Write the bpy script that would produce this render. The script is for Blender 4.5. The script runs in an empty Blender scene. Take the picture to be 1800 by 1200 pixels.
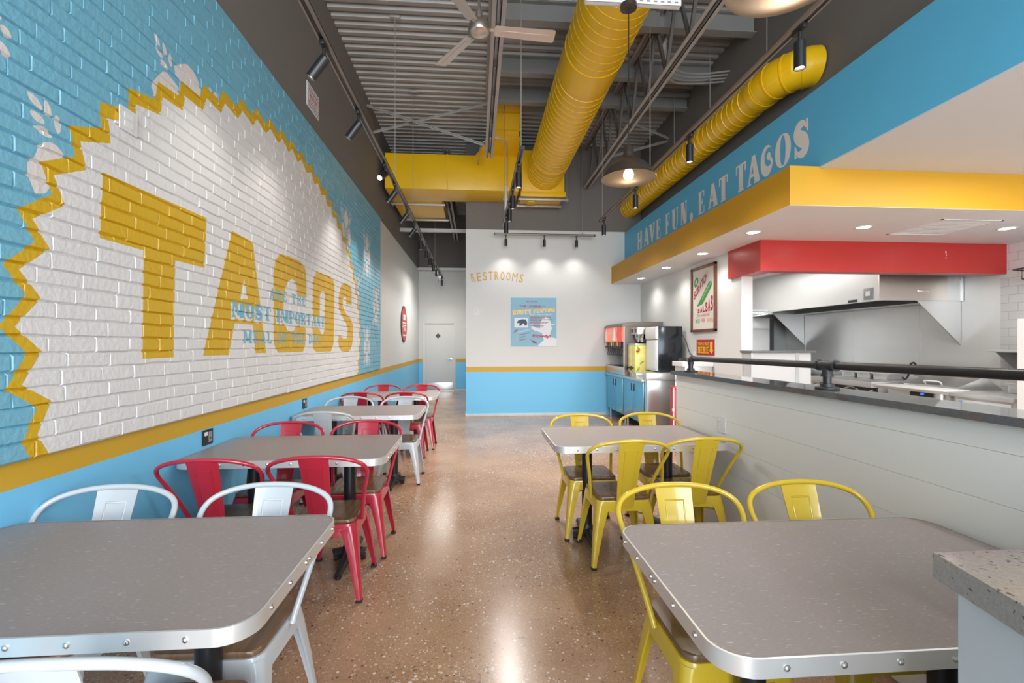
import bpy, bmesh, math, random
import numpy as np
from mathutils import Vector, Matrix
from mathutils.geometry import delaunay_2d_cdt
PI = math.pi
scene = bpy.context.scene
COL = scene.collection
random.seed(7)

# ------------------------------------------------------------------ camera
cam_d = bpy.data.cameras.new('camera')
cam = bpy.data.objects.new('camera', cam_d)
COL.objects.link(cam)
cam_d.sensor_width = 36.0
cam_d.lens = 830.0 * 36.0 / 1800.0
cam_d.shift_y = 5.0 / 1800.0
cam_d.clip_start = 0.02
CAM_H = 1.45
cam.location = (0, 0, CAM_H)
cam.rotation_euler = (PI / 2, 0, -math.atan(63.5 / 830.0))
scene.camera = cam

# ------------------------------------------------------------------ world, exposure, large lights
vs = scene.view_settings
scene.display_settings.display_device = 'sRGB'
vs.view_transform = 'Standard'
vs.look = 'None'
vs.exposure = 0.55
vs.gamma = 1.0
vs.use_curve_mapping = False
w = bpy.data.worlds.new('daylight')
scene.world = w
w.use_nodes = True
wb = w.node_tree.nodes['Background']
wb.inputs[0].default_value = (0.86, 0.93, 1.0, 1)
wb.inputs[1].default_value = 1.2
cy = scene.cycles
cy.use_denoising = True
cy.max_bounces = 8
cy.diffuse_bounces = 5
cy.glossy_bounces = 4
cy.sample_clamp_indirect = 6.0
cy.caustics_reflective = False
cy.caustics_refractive = False

def area_light(name, loc, rot, sx, sy, power, col=(1, 1, 1), spread=None):
    d = bpy.data.lights.new(name, 'AREA')
    d.shape = 'RECTANGLE'
    d.size, d.size_y = sx, sy
    d.energy = power
    d.color = col
    if spread: d.spread = spread
    o = bpy.data.objects.new(name, d)
    COL.objects.link(o)
    o.location = loc
    o.rotation_euler = rot
    return o
# unseen area light added behind the camera for assumed daylight; no storefront is built
area_light('front_fill_light', (0.8, -5.2, 2.6), (PI / 2, 0, 0), 5.2, 5.0, 600, (0.88, 0.95, 1.0))
# unseen area light added to brighten the ordering side; no window is built there
area_light('order_fill_light', (4.9, -4.2, 1.6), (PI / 2, 0, 0), 2.8, 2.4, 70, (0.93, 0.97, 1.0))
# unseen fill lights added to brighten the kitchen and serving side
area_light('kitchen_fill_light', (4.5, 7.6, 2.66), (0, 0, 0), 0.6, 1.6, 28, (1, 0.98, 0.95))
area_light('kitchen_fill_light', (4.3, 2.6, 2.98), (0, 0, 0), 0.6, 1.2, 60, (1, 0.98, 0.95))
area_light('hood_fill_light', (5.95, 7.4, 2.38), (0, 0, 0), 0.25, 2.6, 40, (1, 0.98, 0.94))  # hidden light added inside the hood to brighten steel wall and cooking line
area_light('hall_fill_light', (-0.9, 12.6, 3.3), (0, 0, 0), 0.5, 1.2, 22, (1, 0.96, 0.9))  # unseen light added to brighten the restroom corridor

# ------------------------------------------------------------------ materials
def s2l(c):
    return tuple((x / 255 / 12.92) if x / 255 <= 0.04045 else ((x / 255 + 0.055) / 1.055) ** 2.4 for x in c)
def mat(name, col, rough=0.5, metal=0.0, bump=0.0, bscale=60.0, emit=0.0, coat=0.0, var=0.0, vscale=3.0, spec=0.5, stretch=None):
    m = bpy.data.materials.new(name)
    m.use_nodes = True
    nt = m.node_tree
    b = nt.nodes['Principled BSDF']
    c = (*col, 1)
    b.inputs['Base Color'].default_value = c
    b.inputs['Roughness'].default_value = rough
    b.inputs['Metallic'].default_value = metal
    b.inputs['Coat Weight'].default_value = coat
    b.inputs['Specular IOR Level'].default_value = spec
    if emit:
        b.inputs['Emission Color'].default_value = c
        b.inputs['Emission Strength'].default_value = emit
    tc = nt.nodes.new('ShaderNodeTexCoord')
    src = tc.outputs['Object']
    if stretch:
        mp = nt.nodes.new('ShaderNodeMapping')
        mp.inputs['Scale'].default_value = stretch
        nt.links.new(src, mp.inputs['Vector'])
        src = mp.outputs['Vector']
    n = nt.nodes.new('ShaderNodeTexNoise')
    n.inputs['Scale'].default_value = vscale
    n.inputs['Detail'].default_value = 4
    nt.links.new(src, n.inputs['Vector'])
    mx = nt.nodes.new('ShaderNodeMix')
    mx.data_type = 'RGBA'
    v = max(var, 0.02)
    mx.inputs[6].default_value = (*[x * (1 - v) for x in col], 1)
    mx.inputs[7].default_value = (*[min(1, x * (1 + v)) for x in col], 1)
    nt.links.new(n.outputs['Fac'], mx.inputs[0])
    nt.links.new(mx.outputs[2], b.inputs['Base Color'])
    if bump:
        n2 = nt.nodes.new('ShaderNodeTexNoise')
        n2.inputs['Scale'].default_value = bscale
        n2.inputs['Detail'].default_value = 3
        nt.links.new(src, n2.inputs['Vector'])
        bp = nt.nodes.new('ShaderNodeBump')
        bp.inputs['Strength'].default_value = bump
        bp.inputs['Distance'].default_value = 0.004
        nt.links.new(n2.outputs['Fac'], bp.inputs['Height'])
        nt.links.new(bp.outputs['Normal'], b.inputs['Normal'])
    return m
M = {}
M['white_wall'] = mat('white_wall_paint', (0.66, 0.66, 0.645), 0.6, bump=0.05, bscale=90)
M['blue_wall'] = mat('blue_wall_paint', (0.165, 0.53, 0.82), 0.45, bump=0.05, bscale=90)
M['yellow_band'] = mat('mustard_wall_paint', (0.58, 0.34, 0.025), 0.5, bump=0.04)
M['dark_wall'] = mat('charcoal_wall_paint', (0.17, 0.152, 0.138), 0.7, bump=0.05)
M['skirting'] = mat('unpainted_skirting', (0.62, 0.63, 0.63), 0.6, var=0.15, vscale=9)
M['mural_blue'] = mat('mural_blue', (0.165, 0.42, 0.55), 0.42, bump=0.85, bscale=38)
M['mural_white'] = mat('mural_white', (0.68, 0.665, 0.655), 0.45, bump=0.85, bscale=38)
M['mural_yellow'] = mat('mural_yellow', (0.60, 0.365, 0.01), 0.42, bump=0.85, bscale=38)
M['mural_flower'] = mat('mural_flower_white', (0.66, 0.61, 0.59), 0.5, bump=0.85, bscale=38)
M['mural_text'] = mat('mural_text_blue', (0.17, 0.40, 0.52), 0.45, bump=0.85, bscale=38)
M['fascia_blue'] = mat('fascia_blue_paint', (0.105, 0.46, 0.72), 0.5, bump=0.04)
M['fascia_yellow'] = mat('fascia_yellow_paint', (0.55, 0.285, 0.010), 0.55, bump=0.04)
M['soffit'] = mat('soffit_white_paint', (0.76, 0.77, 0.78), 0.6, bump=0.03)
M['order_ceiling'] = mat('order_ceiling_paint', (0.62, 0.64, 0.66), 0.65, bump=0.03)
M['red_header'] = mat('red_header_paint', (0.43, 0.025, 0.02), 0.33, bump=0.03)
M['letter_cream'] = mat('cream_letter_paint', (0.82, 0.76, 0.72), 0.5)
M['letter_gold'] = mat('gold_letter_paint', (0.60, 0.33, 0.05), 0.5)
M['duct_yellow'] = mat('yellow_duct_paint', (0.80, 0.47, 0.005), 0.33, bump=0.06, bscale=18, var=0.06, vscale=2)
M['deck_metal'] = mat('galvanized_deck', (0.37, 0.345, 0.325), 0.5, 0.2, var=0.25, vscale=2.5)
M['joist_metal'] = mat('grey_joist_paint', (0.42, 0.375, 0.345), 0.55, 0.1, var=0.08)
M['beam_metal'] = mat('grey_beam_paint', (0.30, 0.295, 0.28), 0.55, 0.2, var=0.08)
M['dark_joist'] = mat('dark_joist_paint', (0.13, 0.115, 0.105), 0.6)
M['galv'] = mat('galvanized_strut', (0.42, 0.40, 0.38), 0.4, 0.5, var=0.1)
M['black_metal'] = mat('black_metal', (0.012, 0.012, 0.014), 0.38)
M['black_iron'] = mat('black_iron', (0.018, 0.018, 0.02), 0.45, bump=0.1)
M['track'] = mat('bronze_track', (0.26, 0.21, 0.185), 0.4, 0.3)
M['lens'] = mat('lamp_lens', (1.0, 0.95, 0.86), 0.4, emit=6.0)
M['lens_dim'] = mat('frosted_lens', (0.95, 0.85, 0.82), 0.4, emit=0.9)
M['downlight'] = mat('downlight_lens', (1.0, 0.97, 0.92), 0.4, emit=7.0)
M['bulb'] = mat('warm_bulb', (1.0, 0.80, 0.52), 0.4, emit=11.0)
M['chrome'] = mat('chrome', (0.75, 0.75, 0.76), 0.12, 1.0)
M['brushed'] = mat('brushed_nickel', (0.66, 0.60, 0.54), 0.3, 0.95, var=0.05)
M['blade'] = mat('fan_blade_metal', (0.62, 0.55, 0.50), 0.35, 0.6, var=0.04)
M['steel'] = mat('stainless_steel', (0.64, 0.64, 0.63), 0.28, 0.8, bump=0.12, bscale=3.0, var=0.06, vscale=3, stretch=(1, 1, 0.4))
M['steel_panel'] = mat('stainless_panel', (0.80, 0.80, 0.79), 0.30, 0.4, bump=0.4, bscale=1.6, var=0.06, vscale=2, stretch=(1, 0.5, 2.2))
M['steel_light'] = mat('light_stainless', (0.68, 0.68, 0.67), 0.35, 0.75, bump=0.05, bscale=4)
M['alum'] = mat('aluminium_edge', (0.74, 0.73, 0.72), 0.36, 0.65, var=0.04)
M['rubber'] = mat('black_rubber', (0.012, 0.012, 0.012), 0.7)
M['white_plastic'] = mat('white_plastic', (0.72, 0.72, 0.71), 0.4)
M['black_plastic'] = mat('black_plastic', (0.015, 0.015, 0.018), 0.35)
M['grey_plastic'] = mat('grey_plastic', (0.25, 0.25, 0.26), 0.45)
M['kitchen_white'] = mat('kitchen_white_panel', (0.52, 0.52, 0.515), 0.35)
M['hood_side'] = mat('hood_side_metal', (0.60, 0.60, 0.59), 0.38, 0.3)
M['hood_inside'] = mat('hood_inside_metal', (0.10, 0.10, 0.10), 0.4, 0.6)
M['soda_steel'] = mat('soda_side_metal', (0.20, 0.17, 0.15), 0.38, 0.6, var=0.06)
M['halfwall'] = mat('shiplap_grey_paint', (0.78, 0.78, 0.755), 0.5, bump=0.05, bscale=30)
M['slab'] = mat('dark_quartz', (0.12, 0.12, 0.117), 0.035, var=0.35, vscale=160)
M['counter_white'] = mat('white_counter_panel', (0.68, 0.73, 0.76), 0.45)
M['chair_red'] = mat('red_chair_enamel', (0.42, 0.018, 0.04), 0.22, coat=0.4)
M['chair_white'] = mat('white_chair_enamel', (0.48, 0.51, 0.54), 0.22, coat=0.4)
M['chair_yellow'] = mat('yellow_chair_enamel', (0.60, 0.415, 0.03), 0.22, coat=0.4)
M['wood_frame'] = mat('walnut_frame', (0.14, 0.045, 0.02), 0.35, var=0.3, vscale=14, stretch=(1, 4, 1))
M['paper'] = mat('poster_paper', (0.70, 0.64, 0.60), 0.6)
M['sign_red'] = mat('sign_red', (0.42, 0.02, 0.03), 0.45)
M['sign_crimson'] = mat('poster_crimson', (0.36, 0.03, 0.06), 0.5)
M['sign_yellow'] = mat('sign_yellow', (0.80, 0.48, 0.02), 0.45)
M['sign_green'] = mat('poster_green', (0.05, 0.30, 0.03), 0.5)
M['sign_palegreen'] = mat('poster_pale_green', (0.34, 0.50, 0.30), 0.5)
M['sign_pink'] = mat('poster_pink', (0.62, 0.24, 0.24), 0.5)
M['sign_peach'] = mat('poster_peach', (0.70, 0.45, 0.22), 0.5)
M['poster_blue'] = mat('poster_blue', (0.22, 0.44, 0.58), 0.5)
M['poster_navy'] = mat('poster_navy', (0.03, 0.04, 0.07), 0.5)
M['poster_white'] = mat('poster_white', (0.72, 0.74, 0.77), 0.5)
M['oval_red'] = mat('oval_sign_red', (0.50, 0.05, 0.035), 0.5, var=0.15, vscale=12)
M['oval_border'] = mat('oval_sign_border', (0.03, 0.025, 0.022), 0.5)
M['fountain_red'] = mat('soda_panel_red', (0.60, 0.035, 0.025), 0.25, emit=0.35)
M['fountain_pink'] = mat('soda_panel_coral', (0.80, 0.20, 0.12), 0.3, emit=0.4)
M['tea_yellow'] = mat('tea_urn_yellow', (0.82, 0.68, 0.22), 0.35, var=0.3, vscale=9)
M['tea_green'] = mat('tea_urn_green', (0.22, 0.42, 0.04), 0.4)
M['cooler_dark'] = mat('cooler_side_metal', (0.05, 0.055, 0.065), 0.14, 0.7)
M['glass_dark'] = mat('dark_glass', (0.02, 0.022, 0.025), 0.06, 0.0, coat=0.5)
M['led_blue'] = mat('blue_display', (0.02, 0.06, 1.0), 0.4, emit=3.0)
M['reflection_door'] = mat('painted_reflection_door', (0.30, 0.50, 0.58), 0.25, 0.85, var=0.06, vscale=5)  # stainless doors, tinted to imitate the blue wall reflected in them
M['bin_red'] = mat('red_bin_plastic', (0.42, 0.01, 0.02), 0.35)

def node_floor():
    m = bpy.data.materials.new('polished_concrete'); m.use_nodes = True
    nt = m.node_tree; L = nt.links.new; N = nt.nodes.new
    b = nt.nodes['Principled BSDF']
    tc = N('ShaderNodeTexCoord')
    big = N('ShaderNodeTexNoise'); big.inputs['Scale'].default_value = 1.1; big.inputs['Detail'].default_value = 6; big.inputs['Roughness'].default_value = 0.6
    L(tc.outputs['Object'], big.inputs['Vector'])
    r1 = N('ShaderNodeValToRGB'); e = r1.color_ramp.elements
    e[0].position = 0.3; e[0].color = (0.27, 0.148, 0.085, 1)
    e[1].position = 0.72; e[1].color = (0.45, 0.29, 0.185, 1)
    L(big.outputs['Fac'], r1.inputs[0])
    fine = N('ShaderNodeTexNoise'); fine.inputs['Scale'].default_value = 70; fine.inputs['Detail'].default_value = 4
    L(tc.outputs['Object'], fine.inputs['Vector'])
    mf = N('ShaderNodeMix'); mf.data_type = 'RGBA'; mf.blend_type = 'OVERLAY'; mf.inputs[0].default_value = 0.35
    L(r1.outputs[0], mf.inputs[6]); L(fine.outputs['Fac'], mf.inputs[7])
    last = mf.outputs[2]
    # aggregate patches: stones of several tints, thicker in some areas
    patch = N('ShaderNodeTexNoise'); patch.inputs['Scale'].default_value = 0.9; patch.inputs['Detail'].default_value = 3
    L(tc.outputs['Object'], patch.inputs['Vector'])
    for sc, thr, soft, cols in ((55, 0.17, 0.03, [(0.62, 0.5, 0.4), (0.46, 0.30, 0.19), (0.70, 0.66, 0.62), (0.42, 0.24, 0.12), (0.07, 0.045, 0.035)]),
                                (120, 0.20, 0.04, [(0.52, 0.36, 0.24), (0.13, 0.07, 0.04), (0.62, 0.55, 0.48), (0.3, 0.16, 0.08), (0.46, 0.3, 0.2)])):
        vo = N('ShaderNodeTexVoronoi'); vo.inputs['Scale'].default_value = sc
        L(tc.outputs['Object'], vo.inputs['Vector'])
        sep = N('ShaderNodeSeparateColor'); L(vo.outputs['Color'], sep.inputs[0])
        cr = N('ShaderNodeValToRGB'); cr.color_ramp.interpolation = 'CONSTANT'
        while len(cr.color_ramp.elements) < len(cols): cr.color_ramp.elements.new(0.5)
        for i, c in enumerate(cols):
            cr.color_ramp.elements[i].position = i / len(cols); cr.color_ramp.elements[i].color = (*c, 1)
        L(sep.outputs[0], cr.inputs[0])
        # random stone size
        ms = N('ShaderNodeMath'); ms.operation = 'MULTIPLY'; ms.inputs[1].default_value = thr * 2.0
        L(sep.outputs[1], ms.inputs[0])
        pm = N('ShaderNodeMath'); pm.operation = 'MULTIPLY_ADD'; pm.inputs[1].default_value = 0.9; pm.inputs[2].default_value = -0.33
        L(patch.outputs['Fac'], pm.inputs[0])
        ad = N('ShaderNodeMath'); ad.operation = 'ADD'; L(ms.outputs[0], ad.inputs[0]); L(pm.outputs[0], ad.inputs[1])
        lt = N('ShaderNodeMath'); lt.operation = 'LESS_THAN'; L(vo.outputs['Distance'], lt.inputs[0]); L(ad.outputs[0], lt.inputs[1])
        pick = N('ShaderNodeMath'); pick.operation = 'GREATER_THAN'; pick.inputs[1].default_value = 0.52
        L(sep.outputs[2], pick.inputs[0])
        fac = N('ShaderNodeMath'); fac.operation = 'MULTIPLY'; L(lt.outputs[0], fac.inputs[0]); L(pick.outputs[0], fac.inputs[1])
        f2 = N('ShaderNodeMath'); f2.operation = 'MULTIPLY'; f2.inputs[1].default_value = 0.75; L(fac.outputs[0], f2.inputs[0])
        mx = N('ShaderNodeMix'); mx.data_type = 'RGBA'
        L(f2.outputs[0], mx.inputs[0]); L(last, mx.inputs[6]); L(cr.outputs[0], mx.inputs[7])
        last = mx.outputs[2]
    L(last, b.inputs['Base Color'])
    rr = N('ShaderNodeMapRange'); rr.inputs['To Min'].default_value = 0.14; rr.inputs['To Max'].default_value = 0.30
    L(big.outputs['Fac'], rr.inputs['Value']); L(rr.outputs[0], b.inputs['Roughness'])
    return m
M['floor'] = node_floor()

def node_flecked(name, base, dark, light, rough, sc=(40, 240, 40), thr=0.70):
    m = bpy.data.materials.new(name); m.use_nodes = True
    nt = m.node_tree; L = nt.links.new; N = nt.nodes.new
    b = nt.nodes['Principled BSDF']; b.inputs['Roughness'].default_value = rough
    tc = N('ShaderNodeTexCoord'); mp = N('ShaderNodeMapping'); mp.inputs['Scale'].default_value = sc
    L(tc.outputs['Object'], mp.inputs['Vector'])
    n0 = N('ShaderNodeTexNoise'); n0.inputs['Scale'].default_value = 1.6; n0.inputs['Detail'].default_value = 6
    L(mp.outputs[0], n0.inputs['Vector'])
    r0 = N('ShaderNodeValToRGB'); r0.color_ramp.elements[0].position = 0.3; r0.color_ramp.elements[1].position = 0.7
    r0.color_ramp.elements[0].color = (*dark, 1); r0.color_ramp.elements[1].color = (*base, 1)
    L(n0.outputs['Fac'], r0.inputs[0])
    n1 = N('ShaderNodeTexNoise'); n1.inputs['Scale'].default_value = 1.0; n1.inputs['Detail'].default_value = 1
    L(mp.outputs[0], n1.inputs['Vector'])
    r1 = N('ShaderNodeValToRGB'); r1.color_ramp.elements[0].position = thr; r1.color_ramp.elements[1].position = thr + 0.05
    L(n1.outputs['Fac'], r1.inputs[0])
    mx = N('ShaderNodeMix'); mx.data_type = 'RGBA'; mx.inputs[7].default_value = (*light, 1)
    L(r1.outputs[0], mx.inputs[0]); L(r0.outputs[0], mx.inputs[6]); L(mx.outputs[2], b.inputs['Base Color'])
    return m
M['laminate'] = node_flecked('grey_brown_laminate', (0.325, 0.276, 0.264), (0.272, 0.229, 0.219), (0.50, 0.46, 0.43), 0.4)
M['stone'] = node_flecked('speckled_stone', (0.40, 0.38, 0.35), (0.30, 0.29, 0.28), (0.07, 0.07, 0.08), 0.16, (110, 110, 110), 0.66)
def node_wood():
    m = bpy.data.materials.new('brown_wood'); m.use_nodes = True
    nt = m.node_tree; L = nt.links.new; N = nt.nodes.new
    b = nt.nodes['Principled BSDF']; b.inputs['Roughness'].default_value = 0.26
    tc = N('ShaderNodeTexCoord'); mp = N('ShaderNodeMapping'); mp.inputs['Scale'].default_value = (38, 2.2, 10)
    L(tc.outputs['Object'], mp.inputs['Vector'])
    n = N('ShaderNodeTexNoise'); n.inputs['Scale'].default_value = 1.3; n.inputs['Detail'].default_value = 7; n.inputs['Distortion'].default_value = 0.6
    L(mp.outputs[0], n.inputs['Vector'])
    r = N('ShaderNodeValToRGB'); e = r.color_ramp.elements
    e[0].position = 0.3; e[0].color = (0.125, 0.066, 0.033, 1); e[1].position = 0.72; e[1].color = (0.19, 0.108, 0.058, 1)
    L(n.outputs['Fac'], r.inputs[0]); L(r.outputs[0], b.inputs['Base Color'])
    return m
M['wood'] = node_wood()
def node_tile():
    m = bpy.data.materials.new('white_subway_tile'); m.use_nodes = True
    nt = m.node_tree; L = nt.links.new; N = nt.nodes.new
    b = nt.nodes['Principled BSDF']; b.inputs['Roughness'].default_value = 0.2
    tc = N('ShaderNodeTexCoord'); sp = N('ShaderNodeSeparateXYZ'); cb = N('ShaderNodeCombineXYZ')
    L(tc.outputs['Object'], sp.inputs[0]); L(sp.outputs[1], cb.inputs[0]); L(sp.outputs[2], cb.inputs[1])
    br = N('ShaderNodeTexBrick'); br.offset = 0.5
    br.inputs['Scale'].default_value = 1.0; br.inputs['Brick Width'].default_value = 0.205; br.inputs['Row Height'].default_value = 0.103
    br.inputs['Mortar Size'].default_value = 0.0022; br.inputs['Mortar Smooth'].default_value = 0.1
    br.inputs['Color1'].default_value = (0.68, 0.68, 0.67, 1); br.inputs['Color2'].default_value = (0.72, 0.72, 0.71, 1); br.inputs['Mortar'].default_value = (0.42, 0.42, 0.42, 1)
    L(cb.outputs[0], br.inputs['Vector']); L(br.outputs['Color'], b.inputs['Base Color'])
    bp = N('ShaderNodeBump'); bp.inputs['Strength'].default_value = 0.4; bp.inputs['Distance'].default_value = 0.002; bp.invert = True
    L(br.outputs['Fac'], bp.inputs['Height']); L(bp.outputs['Normal'], b.inputs['Normal'])
    return m
M['tile'] = node_tile()

# ------------------------------------------------------------------ mesh helpers
BASE = {}          # world position of every object's own origin (roots may also be rotated later)
class MB:
    def __init__(s): s.v = []; s.f = []; s.m = []
    def add(s, vs, fs, mi=0):
        o = len(s.v); s.v += [tuple(p) for p in vs]
        for f in fs: s.f.append([i + o for i in f]); s.m.append(mi)
        return s
    def box(s, x0, x1, y0, y1, z0, z1, mi=0):
        return s.add([(x0, y0, z0), (x1, y0, z0), (x1, y1, z0), (x0, y1, z0), (x0, y0, z1), (x1, y0, z1), (x1, y1, z1), (x0, y1, z1)],
                     [(0, 3, 2, 1), (4, 5, 6, 7), (0, 1, 5, 4), (1, 2, 6, 5), (2, 3, 7, 6), (3, 0, 4, 7)], mi)
    def hexa(s, p, mi=0):
        return s.add(p, [(0, 3, 2, 1), (4, 5, 6, 7), (0, 1, 5, 4), (1, 2, 6, 5), (2, 3, 7, 6), (3, 0, 4, 7)], mi)
    def bar(s, p0, p1, wx, wz, up=(0, 0, 1), mi=0):
        a, b = Vector(p0), Vector(p1); d = (b - a).normalized(); u = Vector(up)
        if abs(d.dot(u)) > 0.98: u = Vector((1, 0, 0))
        x = d.cross(u).normalized() * wx / 2; z = x.cross(d).normalized() * wz / 2
        return s.hexa([a - x - z, a + x - z, b + x - z, b - x - z, a - x + z, a + x + z, b + x + z, b - x + z], mi)
    def tube(s, pts, r, n=10, closed=False, mi=0, caps=True):
        P = [Vector(p) for p in pts]; k = len(P)
        rs = r if isinstance(r, (list, tuple)) else [r] * k
        t = []
        for i in range(k):
            a = P[(i - 1) % k] if (closed or i > 0) else P[i]
            b = P[(i + 1) % k] if (closed or i < k - 1) else P[i]
            t.append((b - a).normalized())
        ref = Vector((0, 0, 1)) if abs(t[0].z) < 0.9 else Vector((1, 0, 0))
        nrm = (ref - t[0] * ref.dot(t[0])).normalized()
        o = len(s.v)
        for i in range(k):
            nrm = (nrm - t[i] * nrm.dot(t[i])).normalized()
            bn = t[i].cross(nrm)
            for j in range(n):
                a = 2 * PI * j / n
                s.v.append(tuple(P[i] + nrm * (rs[i] * math.cos(a)) + bn * (rs[i] * math.sin(a))))
        for i in range(k if closed else k - 1):
            for j in range(n):
                a = o + i * n + j; b = o + i * n + (j + 1) % n
                c = o + ((i + 1) % k) * n + (j + 1) % n; d = o + ((i + 1) % k) * n + j
                s.f.append([a, b, c, d]); s.m.append(mi)
        if caps and not closed:
            s.f.append([o + j for j in range(n)][::-1]); s.m.append(mi)
            s.f.append([o + (k - 1) * n + j for j in range(n)]); s.m.append(mi)
        return s
    def cyl(s, p0, p1, r, n=16, mi=0, r1=None):
        return s.tube([p0, p1], [r, r if r1 is None else r1], n, mi=mi)
    def lathe(s, prof, c=(0, 0, 0), n=32, mi=0, axis=None):
        o = len(s.v); k = len(prof); c = Vector(c)
        R = Matrix.Identity(3) if axis is None else Vector((0, 0, 1)).rotation_difference(Vector(axis)).to_matrix()
        for r, z in prof:
            for j in range(n):
                a = 2 * PI * j / n
                s.v.append(tuple(c + R @ Vector((r * math.cos(a), r * math.sin(a), z))))
        for i in range(k - 1):
            for j in range(n):
                s.f.append([o + i * n + j, o + i * n + (j + 1) % n, o + (i + 1) * n + (j + 1) % n, o + (i + 1) * n + j]); s.m.append(mi)
        if prof[0][0] > 1e-6: pass
        return s
    def prism(s, poly, z0, z1, mi=0, fn=None):
        """polygon (convex or not) in 2D extruded between z0 and z1; fn maps (a,b,z) to 3D"""
        fn = fn or (lambda a, b, z: (a, b, z)); n = len(poly)
        vs_ = [fn(a, b, z0) for a, b in poly] + [fn(a, b, z1) for a, b in poly]
        return s.add(vs_, [list(range(n))[::-1], list(range(n, 2 * n))] + [[i, (i + 1) % n, n + (i + 1) % n, n + i] for i in range(n)], mi)
    def loft(s, rings, mi=0, caps=True):
        o = len(s.v); n = len(rings[0])
        for r in rings: s.v += [tuple(p) for p in r]
        for i in range(len(rings) - 1):
            for j in range(n):
                s.f.append([o + i * n + j, o + i * n + (j + 1) % n, o + (i + 1) * n + (j + 1) % n, o + (i + 1) * n + j]); s.m.append(mi)
        if caps:
            s.f.append([o + j for j in range(n)][::-1]); s.m.append(mi)
            s.f.append([o + (len(rings) - 1) * n + j for j in range(n)]); s.m.append(mi)
        return s
    def mesh(s, name, mats, bevel=0.0, smooth=35, off=(0, 0, 0), recalc=True, bseg=2):
        me = bpy.data.meshes.new(name)
        ox, oy, oz = off
        me.from_pydata([(x - ox, y - oy, z - oz) for x, y, z in s.v], [], s.f)
        for m in (mats if isinstance(mats, (list, tuple)) else [mats]): me.materials.append(m)
        me.polygons.foreach_set('material_index', s.m)
        if bevel or recalc:
            bm = bmesh.new(); bm.from_mesh(me)
            if recalc: bmesh.ops.recalc_face_normals(bm, faces=bm.faces)
            if bevel:
                ed = [e for e in bm.edges if len(e.link_faces) == 2 and e.calc_face_angle(0) > 0.6]
                bmesh.ops.bevel(bm, geom=ed, offset=bevel, segments=bseg, affect='EDGES', profile=0.6, clamp_overlap=True)
            bm.to_mesh(me); bm.free()
        if bevel and smooth: smooth = min(smooth, 22)
        if smooth:
            me.polygons.foreach_set('use_smooth', [True] * len(me.polygons))
            me.set_sharp_from_angle(angle=math.radians(smooth))
        me.update()
        return me
    def build(s, name, mats, parent=None, local=False, **kw):
        if parent is None:
            xs = list(zip(*s.v)); off = ((min(xs[0]) + max(xs[0])) / 2, (min(xs[1]) + max(xs[1])) / 2, min(xs[2]))
            if kw.pop('origin0', False): off = (0, 0, 0)
            loc = off; base = Vector(off)
        else:
            kw.pop('origin0', None)
            base = BASE[parent.name]; off = (0, 0, 0) if local else base; loc = (0, 0, 0)
        me = s.mesh(name, mats, off=off, **kw)
        o = bpy.data.objects.new(name, me); COL.objects.link(o)
        o.location = loc
        if parent is not None: o.parent = parent
        BASE[o.name] = Vector(base)
        return o
def tag(o, label, cat, group=None, kind=None):
    if label: o['label'] = label
    if cat: o['category'] = cat
    if group: o['group'] = group
    if kind: o['kind'] = kind
    return o
def thing(name, label, cat, loc, group=None, rz=0):
    o = bpy.data.objects.new(name, None); COL.objects.link(o)
    o.empty_display_size = 0.1
    o.location = loc; o.rotation_euler = (0, 0, rz)
    BASE[o.name] = Vector(loc)
    return tag(o, label, cat, group)
def struct(name, mb, mats, parent=None, **kw):
    o = mb.build(name, mats, parent, **kw)
    if parent is None: o['kind'] = 'structure'
    return o
def dup(root, loc, rz=0, label=None, group=None):
    r = root.copy(); COL.objects.link(r); r.location = loc; r.rotation_euler = (0, 0, rz)
    BASE[r.name] = Vector(loc)
    if label: r['label'] = label
    if group: r['group'] = group
    for ch in list(root.children):
        c = ch.copy(); COL.objects.link(c); c.parent = r
        for g in list(ch.children):
            d = g.copy(); COL.objects.link(d); d.parent = c
    return r
def rrect(x0, x1, y0, y1, r, n=5):
    out = []
    for cx, cy_, a0 in ((x1 - r, y0 + r, -90), (x1 - r, y1 - r, 0), (x0 + r, y1 - r, 90), (x0 + r, y0 + r, 180)):
        for i in range(n + 1):
            a = math.radians(a0 + 90 * i / n); out.append((cx + r * math.cos(a), cy_ + r * math.sin(a)))
    return out
def catmull(P, n=8):
    P = [Vector(p) for p in P]; Q = [P[0] * 2 - P[1]] + P + [P[-1] * 2 - P[-2]]; out = []
    for i in range(1, len(Q) - 2):
        for k in range(n):
            t = k / n
            out.append(0.5 * ((2 * Q[i]) + (Q[i + 1] - Q[i - 1]) * t + (2 * Q[i - 1] - 5 * Q[i] + 4 * Q[i + 1] - Q[i + 2]) * t * t + (3 * Q[i] - Q[i - 1] - 3 * Q[i + 1] + Q[i + 2]) * t ** 3))
    out.append(P[-1]); return out

# ------------------------------------------------------------------ flat lettering
_bf = {}
def bfont(text, bold=0.0):
    """built-in font text as triangles, normalised to the unit box"""
    k = (text, bold)
    if k not in _bf:
        c = bpy.data.curves.new('lettering', 'FONT'); c.body = text; c.offset = bold; c.resolution_u = 3
        o = bpy.data.objects.new('lettering', c); COL.objects.link(o)
        dg = bpy.context.evaluated_depsgraph_get()
        me = bpy.data.meshes.new_from_object(o.evaluated_get(dg))
        P = np.array([v.co[:2] for v in me.vertices]); F = [list(p.vertices) for p in me.polygons]
        bpy.data.objects.remove(o); bpy.data.curves.remove(c); bpy.data.meshes.remove(me)
        lo = P.min(0); hi = P.max(0); _bf[k] = ((P - lo) / (hi - lo), F)
    return _bf[k]
def text_on(mb, text, fn, mi=0, bold=0.0):
    P, F = bfont(text, bold)
    mb.add([fn(a, b) for a, b in P], F, mi)
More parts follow.
